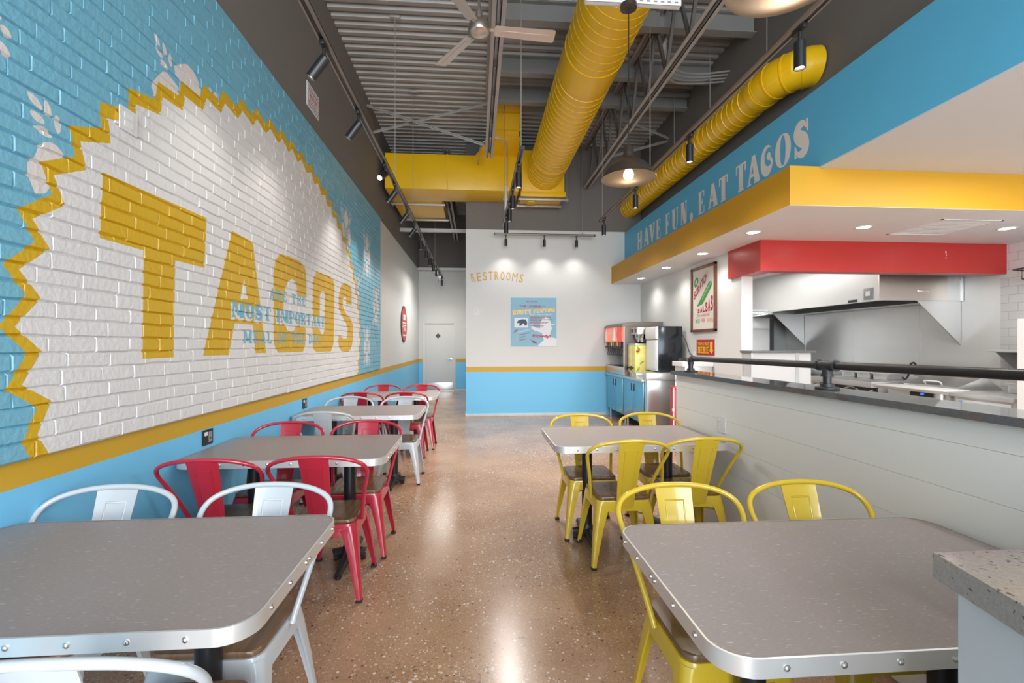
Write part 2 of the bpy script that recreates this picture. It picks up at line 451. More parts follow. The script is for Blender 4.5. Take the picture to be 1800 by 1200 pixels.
def inside(pts, loops):
    r = np.zeros(len(pts), bool)
    for L in loops:
        L = np.asarray(L); x0, y0 = L.min(0); x1, y1 = L.max(0)
        sel = np.where((pts[:, 0] >= x0) & (pts[:, 0] <= x1) & (pts[:, 1] >= y0) & (pts[:, 1] <= y1))[0]
        if not len(sel): continue
        px = pts[sel, 0]; py = pts[sel, 1]; c = np.zeros(len(sel), bool)
        for i in range(len(L)):
            ax, ay = L[i]; bx, by = L[i - 1]
            if ay == by: continue
            c ^= ((ay > py) != (by > py)) & (px < (bx - ax) * (py - ay) / (by - ay) + ax)
        r[sel] ^= c
    return r
def fill(groups):
    """union of groups of loops (even-odd inside a group) as clean triangles"""
    V = []; Ed = []
    for g in groups:
        for L in g:
            o = len(V); V += [Vector(p) for p in L]; Ed += [(o + i, o + (i + 1) % len(L)) for i in range(len(L))]
    v, e, f, *_ = delaunay_2d_cdt(V, Ed, [], 0, 1e-6)
    v = np.array([tuple(p) for p in v]); c = np.array([v[list(t)].mean(0) for t in f])
    keep = np.zeros(len(f), bool)
    for g in groups: keep |= inside(c, g)
    return v, [list(t) for t, k in zip(f, keep) if k]
def shape_on(mb, groups, fn, mi=0):
    v, f = fill(groups); mb.add([fn(a, b) for a, b in v], f, mi)
def ell(cx, cy_, rx, ry, n=24, p=2.0, a0=0):
    out = []
    for i in range(n):
        a = 2 * PI * i / n; c, s_ = math.cos(a), math.sin(a)
        x = rx * math.copysign(abs(c) ** (2 / p), c); y = ry * math.copysign(abs(s_) ** (2 / p), s_)
        out.append((cx + x * math.cos(a0) - y * math.sin(a0), cy_ + x * math.sin(a0) + y * math.cos(a0)))
    return out
def stroke(P, w):
    """polyline as a group list: quads and round joints (w may be a list)"""
    ws = w if isinstance(w, (list, tuple)) else [w] * len(P); out = []
    for i in range(len(P) - 1):
        a, b = Vector(P[i]), Vector(P[i + 1]); d = (b - a).normalized(); n = Vector((-d.y, d.x))
        out.append([[tuple(a + n * ws[i] / 2), tuple(b + n * ws[i + 1] / 2), tuple(b - n * ws[i + 1] / 2), tuple(a - n * ws[i] / 2)]])
    for p, k in zip(P, ws): out.append([ell(p[0], p[1], k / 2, k / 2, 10)])
    return out
def slab_glyph(ch, s=0.28, h=0.13, t=0.16):
    """slab-serif capital in the unit box; s thick stem, t thin stem, h serif height"""
    R = lambda x0, y0, x1, y1: [[(x0, y0), (x1, y0), (x1, y1), (x0, y1)]]
    Q = lambda *p: [list(p)]
    e = 0.08
    st = lambda x, w_, top=True, bot=True: [R(x, 0, x + w_, 1)] + ([R(x - e, 1 - h, x + w_ + e, 1)] if top else []) + ([R(x - e, 0, x + w_ + e, h)] if bot else [])
    if ch == 'A': return [Q((0.06, 0), (0.06 + t, 0), (0.58, 1), (0.40, 1)), Q((0.62, 0), (0.62 + s, 0), (0.64, 1), (0.36, 1)), R(0.2, 0.26, 0.72, 0.37), R(0, 0, 0.34, h), R(0.54, 0, 1, h)]
    if ch == 'R': return st(e, s) + [[ell(0.40, 0.74, 0.50, 0.26, 24, 2.6), ell(0.44, 0.74, 0.20, 0.13, 18, 2.6)], R(0.1, 0.48, 0.5, 0.58), Q((0.42, 0.52), (0.70, 0.52), (0.98, 0), (0.66, 0)), R(0.62, 0, 1, h)]
    if ch == 'P': return st(e, s) + [[ell(0.44, 0.70, 0.54, 0.30, 24, 2.6), ell(0.46, 0.70, 0.22, 0.17, 18, 2.6)], R(0.1, 0.40, 0.5, 0.5)]
    if ch == 'E': return st(e, s) + [R(0.2, 1 - h, 0.92, 1), R(0.2, 0, 0.96, h), R(0.3, 0.45, 0.68, 0.57), R(0.80, 0.72, 0.92, 1), R(0.83, 0, 0.96, 0.30), R(0.60, 0.37, 0.70, 0.65)]
    if ch == 'F': return st(e, s) + [R(0.2, 1 - h, 0.94, 1), R(0.3, 0.43, 0.68, 0.55), R(0.82, 0.70, 0.94, 1), R(0.60, 0.35, 0.70, 0.63)]
    if ch == 'L': return st(e, s) + [R(0.2, 0, 0.96, h), R(0.83, 0, 0.96, 0.34)]
    if ch == 'T': return [R(0.5 - s / 2, 0, 0.5 + s / 2, 1), R(0, 1 - h, 1, 1), R(0, 0.68, 0.13, 1), R(0.87, 0.68, 1, 1), R(0.5 - s / 2 - e, 0, 0.5 + s / 2 + e, h)]
    if ch == 'H': return st(e, s) + st(1 - e - s, s) + [R(0.2, 0.44, 0.8, 0.56)]
    if ch == 'I': return [R(0.5 - s * 0.9, 0, 0.5 + s * 0.9, 1), R(0.1, 0, 0.9, h), R(0.1, 1 - h, 0.9, 1)]
    if ch == 'N': return [R(0.07, 0, 0.07 + t, 1), R(1 - 0.07 - t, 0, 1 - 0.07, 1), Q((0.02, 1), (0.02 + s + 0.1, 1), (0.93, 0), (0.93 - s - 0.05, 0)), R(0, 0, 0.32, h), R(0.68, 1 - h, 1, 1), R(0, 1 - h, 0.3, 1)]
    if ch == 'M': return [R(0.05, 0, 0.05 + t * 0.8, 1), R(0.95 - s, 0, 0.95, 1), Q((0.05, 1), (0.33, 1), (0.55, 0.12), (0.42, 0.12)), Q((0.42, 0.12), (0.55, 0.12), (0.95, 1), (0.74, 1)), R(0, 0, 0.28, h), R(0.62, 0, 1, h), R(0, 1 - h, 0.3, 1), R(0.70, 1 - h, 1, 1)]
    if ch == 'O': return [[ell(0.5, 0.5, 0.5, 0.5, 32, 2.2), ell(0.5, 0.5, 0.5 - s, 0.5 - h, 24, 2.2)]]
    if ch == 'D': return [R(0.06, 0, 0.06 + s, 1), [[(0.1, 1), (0.5, 1)] + [(0.5 + 0.48 * math.sin(PI * k / 12), 0.5 + 0.5 * math.cos(PI * k / 12)) for k in range(1, 12)] + [(0.5, 0), (0.1, 0)], [(0.06 + s, 1 - h), (0.45, 1 - h)] + [(0.45 + (0.53 - s) * math.sin(PI * k / 12), 0.5 + (0.5 - h) * math.cos(PI * k / 12)) for k in range(1, 12)] + [(0.45, h), (0.06 + s, h)]], R(0, 0, 0.3, h), R(0, 1 - h, 0.3, 1)]
    if ch == 'Y': return [Q((0.05, 1), (0.38, 1), (0.62, 0.45), (0.38, 0.40)), Q((0.72, 1), (0.92, 1), (0.62, 0.40), (0.50, 0.45)), R(0.5 - s / 2, 0, 0.5 + s / 2, 0.5), R(0.26, 0, 0.74, h), R(0, 1 - h, 0.45, 1), R(0.64, 1 - h, 1, 1)]
    if ch == 'U': return [R(0.07, 0.28, 0.07 + s, 1), R(0.93 - t, 0.28, 0.93, 1), [[(0.07, 0.32)] + [(0.5 - 0.43 * math.cos(PI * k / 12), 0.3 - 0.3 * math.sin(PI * k / 12)) for k in range(13)] + [(0.93, 0.32), (0.93 - t, 0.32)] + [((0.5 + (s - t) / 2) + (0.43 - (s + t) / 2) * math.cos(PI * k / 12), 0.3 - (0.3 - h) * math.sin(PI * k / 12)) for k in range(13)] + [(0.07 + s, 0.32)]], R(0, 1 - h, 0.16 + s, 1), R(0.84 - t, 1 - h, 1, 1)]
    if ch == 'V': return [Q((0.06, 1), (0.06 + s + 0.06, 1), (0.62, 0), (0.46, 0)), Q((0.94 - t, 1), (0.94, 1), (0.62, 0), (0.48, 0)), R(0, 1 - h, 0.2 + s, 1), R(0.82 - t, 1 - h, 1, 1)]
    if ch == 'C': return [[ell(0.5, 0.5, 0.5, 0.5, 32, 2.1), ell(0.66, 0.60, 0.34, 0.30, 24, 2.0)]] + [[ell(0.66, 0.62, 0.16, 0.13, 14)], Q((0.60, 0.62), (0.80, 0.62), (0.98, 0.42), (0.86, 0.36))]
    if ch == 'S': return stroke([tuple(p)[:2] for p in catmull([(0.86, 0.74, 0), (0.66, 0.92, 0), (0.34, 0.90, 0), (0.18, 0.72, 0), (0.36, 0.56, 0), (0.66, 0.42, 0), (0.80, 0.24, 0), (0.62, 0.08, 0), (0.32, 0.08, 0), (0.12, 0.26, 0)], 4)],
                                [0.06 + (s * 1.15 - 0.06) * math.sin(PI * k / 36) ** 1.2 for k in range(37)]) + [Q((0.80, 1), (0.94, 1), (0.94, 0.62), (0.84, 0.66)), Q((0.04, 0), (0.18, 0), (0.16, 0.34), (0.04, 0.38))]
    if ch == ',': return [[ell(0.5, 0.62, 0.42, 0.36, 18)], Q((0.60, 0.62), (0.92, 0.60), (0.5, 0.0), (0.36, 0.02))]
    return []
def slab_word(text, y0, y1, z0, z1, s=0.28, h=0.13, t=0.16, wd=None, gap=0.14):
    """groups for a word laid from (y0,z0) to (y1,z1)"""
    W = {'I': 0.55, 'M': 1.35, ' ': 0.55, 'E': 0.9, 'L': 0.85, 'F': 0.85, 'P': 0.9}
    adv = [W.get(c, 1.0) + gap for c in text]; tot = sum(adv) - gap; x = 0; out = []
    k = (y1 - y0) / tot
    for c, a in zip(text, adv):
        if c != ' ':
            wch = (a - gap) * k
            for g in slab_glyph(c, s, h, t):
                out.append([[(y0 + x * k + p[0] * wch, z0 + p[1] * (z1 - z0)) for p in L] for L in g])
        x += a
    return out

# ================================================================== THE SETTING
XL, XR, YB, YE, ZD, ZT = -1.77, 3.40, 9.54, 14.87, 5.48, 3.765   # left wall, right wall, back wall, hall end, deck, top of pale paint
BAND0, BAND1 = 0.895, 1.0
YF = -2.6
struct('floor', MB().box(-2.0, 6.75, YF, 15.1, -0.12, 0.0), M['floor'], origin0=True, smooth=0)
wall_mats = [M['blue_wall'], M['yellow_band'], M['white_wall'], M['dark_wall']]
def banded(mb, x0, x1, y0, y1, zt=5.62):
    for i, (a, b) in enumerate(((0, BAND0), (BAND0, BAND1), (BAND1, ZT), (ZT, zt))):
        mb.box(x0, x1, y0, y1, a, b, i)
    return mb
wall_left = struct('wall_left', banded(MB(), XL - 0.2, XL, YF, 15.05), wall_mats, origin0=True, smooth=0, recalc=False)
struct('wall_back', banded(banded(MB(), -0.2, 3.45, YB, YB + 0.16), -0.2, -0.05, YB + 0.16, YE), wall_mats, origin0=True, smooth=0, recalc=False)
mb = banded(MB(), XL, -1.655, YE, YE + 0.15); banded(mb, -0.635, -0.05, YE, YE + 0.15)
mb.box(-1.655, -0.635, YE, YE + 0.15, 2.155, ZT, 2); mb.box(-1.655, -0.635, YE, YE + 0.15, ZT, 5.62, 3)
struct('wall_hall', mb, wall_mats, origin0=True, smooth=0, recalc=False)
struct('baseboard_back', MB().box(-0.205, 2.66, YB - 0.012, YB, 0, 0.055).box(-0.212, -0.2, YB - 0.012, YE, 0, 0.05), M['skirting'], bevel=0.003)
struct('baseboard_hall', MB().box(-0.635, -0.2, YE - 0.012, YE, 0, 0.05), M['skirting'], bevel=0.003)
mb = MB().box(XR, XR + 0.15, 5.82, YB, 0, 2.71, 0)
mb.box(XR, XR + 0.15, YF, YB, 3.05, 5.62, 1)
struct('wall_right', mb, [M['white_wall'], M['dark_wall']], origin0=True, smooth=0, recalc=False)
struct('wall_kitchen_right', MB().box(6.54, 6.7, YF, 5.42, 0, 3.1, 0).box(6.54, 6.7, 5.42, YB, 0, 2.71, 1), [M['tile'], M['steel_panel']], origin0=True, smooth=0, recalc=False)
struct('wall_kitchen_back', MB().box(3.45, 6.7, YB, YB + 0.16, 0, 3.1), M['kitchen_white'], origin0=True, smooth=0)
# blue fascia with lettering, mustard band, soffits
fascia = struct('trim_1', MB().box(3.06, XR, YF, YB, 3.035, 3.75), M['fascia_blue'], origin0=True, smooth=0)
fascia['label'] = 'blue painted fascia high on the right reading HAVE FUN, EAT TACOS'
mb = MB().box(2.785, XR + 0.15, 4.0, YB, 2.69, 3.04, 0).box(XR + 0.15, 6.54, 4.0, 4.15, 2.69, 3.04, 0)
band = struct('trim_2', mb, M['fascia_yellow'], origin0=True, smooth=0)
struct('ceiling_soffit', MB().box(2.7865, 6.54, 4.0015, YB, 2.688, 2.712), M['soffit'], origin0=True, smooth=0)
struct('ceiling_order', MB().box(3.0605, 6.54, YF, 3.999, 3.022, 3.05), M['order_ceiling'], origin0=True, smooth=0)
mb = MB().box(3.36, 6.54, 5.35, 5.52, 2.32, 2.69)
mb.box(3.36, 3.57, 5.52, 6.07, 2.32, 2.69)
red_header = struct('trim_3', mb, M['red_header'], origin0=True, smooth=0)
mb = MB()
for y, z, sx, sz in ((0, 2.56, .012, .03), (.008, 2.535, .008, .012), (.002, 2.50, .01, .016)):
    mb.box(5.72 + y, 5.72 + y + sx, 5.347, 5.35, z, z + sz)
mb.build('scuff_mark', M['white_wall'], red_header)

# fascia lettering (heavy display capitals painted on the blue)
lm = MB(); FX = 3.0585
fw = dict(s=0.40, h=0.055, t=0.14)
for ch, y0, y1, z0, z1 in (('H', 8.758, 8.505, 3.226, 3.554), ('A', 8.409, 8.163, 3.226, 3.55), ('V', 8.151, 7.879, 3.226, 3.55), ('E', 7.818, 7.63, 3.226, 3.55),
                           ('F', 7.426, 7.256, 3.223, 3.54), ('U', 7.176, 6.95, 3.215, 3.54), ('N', 6.855, 6.648, 3.223, 3.55), (',', 6.568, 6.449, 3.15, 3.33),
                           ('E', 6.293, 6.117, 3.226, 3.53), ('A', 6.023, 5.777, 3.226, 3.53), ('T', 5.741, 5.533, 3.226, 3.53),
                           ('T', 5.35, 5.146, 3.222, 3.536), ('A', 5.122, 4.882, 3.222, 3.536), ('C', 4.867, 4.655, 3.22, 3.545), ('O', 4.621, 4.378, 3.22, 3.552), ('S', 4.333, 4.125, 3.225, 3.545)):
    kw = dict(fw)
    if ch == 'O': kw = dict(s=0.33, h=0.045, t=0.1)
    if ch in 'SC': kw = dict(s=0.42, h=0.06, t=0.12)
    if ch == 'H': kw = dict(s=0.29, h=0.05, t=0.12)
    if ch in 'T': kw = dict(s=0.42, h=0.07, t=0.12)
    g = slab_glyph(ch, **kw)
    shape_on(lm, g, lambda a, b: (FX, y0 + a * (y1 - y0), z0 + b * (z1 - z0)))
lm.build('lettering', M['letter_cream'], fascia, recalc=False, smooth=0)

# ------------------------------------------------------------------ brick mural panel (real brick relief, paint boundaries cut into it)
def brick_panel():
    rnd = random.Random(3)
    Y0, Y1, Z0, Z1 = 0.35, 8.78, 1.0, 3.765
    nrow = 40; rh = (Z1 - Z0) / nrow
    DEP = 0.010
    rows = []
    for r in range(nrow):
        y = Y0 - (0.0 if r % 2 else 0.105) + rnd.uniform(-0.02, 0.02); js = [Y0]; info = []
        while y < Y1:
            y += rnd.uniform(0.205, 0.245)
            if y > Y0 + 0.05: js.append(min(y, Y1))
        if js[-1] < Y1: js.append(Y1)
        if js[-1] - js[-2] < 0.03 and len(js) > 2: js.pop(-2)
        for i in range(len(js) - 1):
            info.append((rnd.uniform(.0035, .007), rnd.uniform(.0035, .007), rnd.uniform(.0045, .011), rnd.uniform(.0045, .011),
                         rnd.uniform(-.0004, .0004), rnd.uniform(-.05, .03), rnd.uniform(-.002, .002)))
        rows.append((Z0 + r * rh, Z0 + (r + 1) * rh, js, info))
    KN = [[rnd.uniform(-.0028, .0028) for _ in range(120)] for _ in range(nrow + 1)]
    KN[0] = [0.0] * 120; KN[nrow] = [0.0] * 120
    KS = 0.085
    def zr(r, y):
        u = max(0.0, (y - Y0) / KS); i = min(118, int(u)); f = u - i
        return Z0 + r * rh + KN[r][i] * (1 - f) + KN[r][i + 1] * f
    V = []; E = []
    def line(a, b): V.append(Vector(a)); V.append(Vector(b)); E.append((len(V) - 2, len(V) - 1))
    def loop(L):
        o = len(V); V.extend(Vector(p) for p in L); E.extend((o + i, o + (i + 1) % len(L)) for i in range(len(L)))
    for r in range(nrow + 1):
        ks = [Y0 + KS * i for i in range(int((Y1 - Y0) / KS) + 1)] + [Y1]
        for a, b in zip(ks[:-1], ks[1:]): line((a, zr(r, a)), (b, zr(r, b)))
    for r, (z0, z1, js, info) in enumerate(rows):
        for y in js: line((y, zr(r, y)), (y, zr(r + 1, y)))
        for i, t in enumerate(info):
            a, b = js[i] + t[0], js[i + 1] - t[1]
            kk = [Y0 + KS * q for q in range(120) if a + .004 < Y0 + KS * q < b - .004]
            loop([(q, zr(r, q) + t[2]) for q in [a] + kk + [b]] + [(q, zr(r + 1, q) - t[3]) for q in [b] + kk[::-1] + [a]])
    # starburst
    cy_, cz, ea, eb = 4.603, 1.544, 2.743, 1.845
    tips = [195, 188.2, 180.9, 173.7, 166.8, 159.8, 152.8, 146.1, 139.6, 133.1, 127.4, 121.5, 116.1, 110.3, 105, 99.7, 94.2, 89.4, 84.2, 78.4, 73.3, 67.9, 62.7, 57.4, 51.8, 45.8, 39.6, 32.8, 26.4, 19.6, 12.9, 5.8, -1.4, -8.6, -15.6, -22.6]
    outer = []; inner = []
    for i, t in enumerate(tips):
        seq = [(t, 1.0)] + ([((t + tips[i + 1]) / 2 - 0.4, 0.962)] if i < len(tips) - 1 else [])
        for an, rr in seq:
            a = math.radians(an); p = Vector((cy_ + ea * rr * math.cos(a), cz + eb * rr * math.sin(a)))
            n = Vector((math.cos(a) / ea, math.sin(a) / eb)).normalized()
            outer.append(tuple(p)); inner.append(tuple(p - n * (0.062 + 0.02 * abs(math.sin(a)))))
    outer += [(7.0, 0.6), (2.2, 0.6)]; inner += [(6.9, 0.6), (2.3, 0.6)]
    T = [(2.346,2.253),(3.198,2.267),(3.175,1.941),(2.879,1.937),(2.864,1.376),(2.610,1.374),(2.618,1.943),(2.329,1.943)]
    A = [(3.519,2.261),(3.834,2.246),(4.070,1.377),(3.879,1.380),(3.834,1.603),(3.553,1.602),(3.476,1.374),(3.158,1.377)]
    A2 = [(3.694,1.942),(3.751,1.795),(3.636,1.784)]
    C = [(4.374,2.260),(4.60,2.272),(4.812,2.271),(4.935,2.246),(4.985,2.20),(5.004,2.10),(5.008,1.936),(4.752,1.922),(4.752,1.988),(4.708,2.055),(4.624,2.070),(4.528,2.031),(4.476,1.977),(4.425,1.826),(4.425,1.682),(4.463,1.632),(4.515,1.582),(4.582,1.568),(4.666,1.581),(4.723,1.621),(4.737,1.699),(4.983,1.689),(4.983,1.502),(4.951,1.409),(4.904,1.375),(4.301,1.377),(4.219,1.455),(4.208,2.062),(4.254,2.188)]
    O = [(5.312,2.246),(5.796,2.260),(5.909,2.241),(5.969,2.186),(5.944,1.485),(5.886,1.402),(5.819,1.365),(5.294,1.368),(5.221,1.398),(5.186,1.456),(5.196,2.089),(5.239,2.180)]
    O2 = [(5.523,2.059),(5.584,2.052),(5.605,2.009),(5.584,1.614),(5.543,1.573),(5.503,1.562),(5.454,1.571),(5.417,1.609),(5.425,1.990),(5.464,2.039)]
    S = [(6.408,2.267),(6.561,2.272),(6.691,2.261),(6.766,2.215),(6.781,2.161),(6.769,2.008),(6.490,1.992),(6.502,2.054),(6.477,2.079),(6.424,2.080),(6.362,2.064),(6.338,2.024),(6.354,1.936),(6.435,1.885),(6.662,1.823),(6.781,1.777),(6.843,1.724),(6.861,1.652),(6.852,1.539),(6.812,1.458),(6.736,1.387),(6.633,1.356),(6.504,1.343),(6.381,1.348),(6.250,1.369),(6.173,1.414),(6.114,1.515),(6.224,1.574),(6.262,1.549),(6.341,1.528),(6.424,1.526),(6.504,1.530),(6.547,1.550),(6.561,1.589),(6.558,1.643),(6.532,1.704),(6.463,1.747),(6.301,1.813),(6.173,1.893),(6.148,1.970),(6.163,2.066),(6.198,2.142),(6.262,2.216)]
    tacos = [[T], [A, A2], [C], [O, O2], [S]]
    small = slab_word('ARE THE', 4.136, 4.983, 1.838, 1.931, s=0.29, h=0.17, t=0.22, gap=0.28)
    small += slab_word('MEAL OF THE DAY', 3.684, 5.431, 1.458, 1.555, s=0.29, h=0.17, t=0.22, gap=0.26)
    most = slab_word('MOST IMPORTANT', 3.520, 5.598, 1.645, 1.762, s=0.36, h=0.13, t=0.16, gap=0.12)
    shadow = [[[(p[0] - 0.012, p[1] - 0.012) for p in L] for L in g] for g in most] + [[[(p[0] - 0.02, p[1] - 0.022) for p in L] for L in g] for g in most]
    # white flower ornaments
    fl = []
    lv = [((1.972,2.433),(2.036,2.393)),((2.052,2.438),(2.070,2.374)),((1.984,2.361),(2.046,2.344)),((2.103,2.402),(2.109,2.329)),((2.007,2.312),(2.082,2.304)),
          ((2.704,3.141),(2.740,3.089)),((2.774,3.132),(2.792,3.066)),((2.711,3.070),(2.767,3.042)),((2.827,3.102),(2.841,3.037)),((2.749,3.021),(2.818,3.005)),
          ((3.230,3.132),(3.250,3.103)),((1.870,2.622),(1.907,2.595)),((1.858,2.560),(1.905,2.519)),((1.847,2.649),(1.874,2.651))]
    for a, b in lv:
        a, b = Vector(a), Vector(b); d = b - a
        fl.append([ell((a.x + b.x) / 2, (a.y + b.y) / 2, d.length * 0.52, 0.017, 12, 1.7, math.atan2(d.y, d.x))])
    fl += [[L] for L in ([(2.020,2.240),(2.044,2.265),(2.073,2.279),(2.103,2.275),(2.126,2.261),(2.146,2.238),(2.103,2.144),(2.052,2.061),(2.006,2.046),(1.989,2.079),(1.974,2.108),(1.972,2.155),(1.999,2.187),(2.011,2.211)],
                         [(2.677,2.835),(2.697,2.880),(2.740,2.934),(2.767,2.967),(2.803,2.982),(2.841,2.973),(2.889,2.962),(2.914,2.952),(2.908,2.880),(2.767,2.807),(2.701,2.796)],
                         [(2.869,3.057),(2.918,3.098),(3.001,3.147),(3.044,3.143),(3.100,3.105),(3.134,3.063),(3.130,3.000),(3.001,2.966),(2.939,3.002),(2.879,3.013)],
                         [(3.275,3.104),(3.288,3.129),(3.319,3.146),(3.338,3.137),(3.319,3.091),(3.280,3.071)])]
    def ornament(y, z, k):
        P = lambda L: [(y + p[0] * k * 0.95, z + p[1] * k) for p in L]
        fl.append([P(ell(0, 0, 0.17, 0.17, 20)), P(ell(0, 0, 0.08, 0.10, 14))])
        for s_ in (-1, 1):
            fl.append([P(ell(s_ * 0.44, 0, 0.22, 0.34, 22, 2.2))])
            fl.append([P([(-0.13, s_ * 0.22), (-0.28, s_ * 0.44), (-0.33, s_ * 0.62), (-0.22, s_ * 0.74), (-0.12, s_ * 0.82), (0, s_ * 1.0), (0.12, s_ * 0.82), (0.22, s_ * 0.74), (0.33, s_ * 0.62), (0.28, s_ * 0.44), (0.13, s_ * 0.22)])])
            for t_ in (-1, 1):
                fl.append([P(ell(t_ * 0.50, s_ * 0.56, 0.07, 0.14, 12, 1.8, -t_ * s_ * 0.5))])
                fl.append([P(ell(t_ * 0.66, s_ * 0.72, 0.06, 0.12, 12, 1.8, -t_ * s_ * 0.9))])
                fl.append([P(ell(t_ * 0.44, s_ * 0.80, 0.05, 0.12, 12, 1.8, -t_ * s_ * 0.2))])
                fl.append([P(ell(t_ * 0.64, s_ * 0.93, 0.05, 0.10, 12, 1.8, -t_ * s_ * 0.6))])
    ornament(7.72, 2.87, 0.36); ornament(8.40, 2.10, 0.36); ornament(7.72, 1.41, 0.33); ornament(6.98, 2.12, 0.36); ornament(6.50, 2.93, 0.36)
    for g in ([[outer], [inner]] + tacos + small + most + fl):
        for L in g: loop(L)
    for g in shadow:
        for L in g: loop(L)
    v, e, f, *_ = delaunay_2d_cdt(V, E, [], 0, 1e-5)
    P = np.array([tuple(p) for p in v]); F = np.array([list(t) for t in f])
    c = P[F].mean(1)
    ok = (c[:, 0] > Y0) & (c[:, 0] < Y1) & (c[:, 1] > Z0) & (c[:, 1] < Z1)
    F = F[ok]; c = c[ok]
    m = np.zeros(len(F), int)
    for g in fl: m[inside(c, g)] = 3
    m[inside(c, [outer])] = 2
    m[inside(c, [inner])] = 1
    for g in tacos: m[inside(c, g)] = 2
    for g in shadow: m[inside(c, g)] = 1
    for g in most + small: m[inside(c, g)] = 4
    # depth of every vertex from the brick it belongs to
    X = np.zeros(len(P))
    for i, (y, z) in enumerate(P):
        r = min(nrow - 1, max(0, int((z - Z0) / rh)))
        if z < zr(r, y) and r > 0: r -= 1
        elif z > zr(r + 1, y) and r < nrow - 1: r += 1
        js, info = rows[r][2:]; z0, z1 = zr(r, y), zr(r + 1, y)
        k = min(len(info) - 1, max(0, int(np.searchsorted(js, y)) - 1)); t = info[k]
        dl = (y - js[k]) / t[0]; dr = (js[k + 1] - y) / t[1]; db = (z - z0) / t[2]; dt = (z1 - z) / t[3]
        q = max(0.0, min(1.0, dl, dr, db, dt)); qv = max(0.0, min(1.0, dl, dr)); qh = max(0.0, min(1.0, db, dt))
        X[i] = -max(0.0007 * (1 - qv), DEP * (1 - qh)) + q * (t[4] + t[5] * (z - (z0 + z1) / 2) + t[6] * (y - (js[k] + js[k + 1]) / 2))
    mb = MB()
    XF = -1.738
    used = np.unique(F); rem = -np.ones(len(P), int); rem[used] = np.arange(len(used))
    mb.v = [(XF + X[i], P[i, 0], P[i, 1]) for i in used]
    # triangles wind so that they face the room (+X)
    for t in F:
        a, b, d = (P[j] for j in t)
        cr = (b[0] - a[0]) * (d[1] - a[1]) - (b[1] - a[1]) * (d[0] - a[0])
        mb.f.append([int(rem[j]) for j in (t if cr > 0 else t[::-1])])
    mb.m = [int(x) for x in m]
    # returns of the panel
    mb.box(XL, XF - 0.0115, Y0, Y1, Z0, Z1, 0)
    mb.add([(XF - 0.012, Y1, Z0), (XF, Y1 + 0.0005, Z0), (XF, Y1 + 0.0005, Z1), (XF - 0.012, Y1, Z1)], [(0, 1, 2, 3)], 0)
    return mb.build('brick_panel', [M['mural_blue'], M['mural_white'], M['mural_yellow'], M['mural_flower'], M['mural_text']], wall_left, recalc=False, smooth=0)
bp = brick_panel()
bp['label'] = 'painted brick mural panel with TACOS in a zigzag burst'

# ------------------------------------------------------------------ restroom corridor door
door = struct('door_1', MB().box(-1.655, -1.575, YE - 0.02, YE + 0.1, 0, 2.155).box(-0.685, -0.635, YE - 0.02, YE + 0.1, 0, 2.155).box(-1.575, -0.685, YE - 0.02, YE + 0.1, 2.095, 2.155), M['white_wall'], bevel=0.004)
MB().box(-1.575, -0.685, YE + 0.02, YE + 0.065, 0.012, 2.093).build('door_leaf', M['white_wall'], door, bevel=0.002)
MB().box(-1.55, -0.72, YE + 0.012, YE + 0.02, 0.03, 0.262).build('kick_plate', M['steel'], door, bevel=0.001)
mb = MB().cyl((-0.77, YE + 0.02, 1.0), (-0.77, YE - 0.02, 1.0), 0.032, 18).tube([(-0.77, YE - 0.03, 1.0), (-0.80, YE - 0.04, 1.0), (-0.90, YE - 0.035, 0.995)], 0.011, 10)
mb.build('door_handle', M['chrome'], door)
MB().prism([(-1.18, 1.63), (-1.10, 1.715), (-1.18, 1.80), (-1.26, 1.715)], YE + 0.012, YE + 0.02, 0, lambda a, b, z: (a, z, b)).build('restroom_sign', M['black_plastic'], door)

# ------------------------------------------------------------------ open ceiling: deck, joists, beams
mb = MB(); prof = []
y = YF; pitch = 0.1525
while y < 15.0:
    prof += [(y, ZD), (y + 0.062, ZD), (y + 0.082, ZD + 0.042), (y + 0.132, ZD + 0.042)]; y += pitch
for i in range(len(prof) - 1):
    (a, za), (b, zb) = prof[i], prof[i + 1]
    mb.add([(XL - 0.05, a, za), (XR + 0.1, a, za), (XR + 0.1, b, zb), (XL - 0.05, b, zb)], [(0, 3, 2, 1)], 0)
struct('ceiling', mb, M['deck_metal'], origin0=True, smooth=0, recalc=False)
def joist(x, y0, y1, label):
    t = thing('roof_joist', label, 'joist', (x, (y0 + y1) / 2, 4.62), 'open web roof joists')
    for zz, nm in ((5.40, 'top_chord'), (4.62, 'bottom_chord')):
        b = MB()
        for s_ in (-1, 1):
            b.box(x + s_ * 0.018, x + s_ * 0.068, y0, y1, zz + (0.0 if nm == 'bottom_chord' else 0.055), zz + (0.008 if nm == 'bottom_chord' else 0.063))
            b.box(x + s_ * 0.018, x + s_ * 0.026, y0, y1, zz, zz + 0.063)
        b.build(nm, M['joist_metal'], t, smooth=0)
    k = 0; yy = y0 + 0.1
    while yy + 0.62 < y1:
        MB().bar((x, yy, 4.65), (x, yy + 0.31, 5.43), 0.034, 0.034).build('web_member', M['dark_joist'], t, smooth=0)
        MB().bar((x, yy + 0.62, 4.65), (x, yy + 0.31, 5.43), 0.034, 0.034).build('web_member', M['dark_joist'], t, smooth=0)
        yy += 0.62
    return t
joist(0.22, -1.5, 8.05, 'long open web roof joist behind the ceiling fan, left of the big yellow duct')
joist(2.24, -1.5, 9.50, 'long open web roof joist between the big yellow duct and the right wall')
joist(-0.60, 9.75, 14.8, 'open web roof joist over the dim restroom corridor')
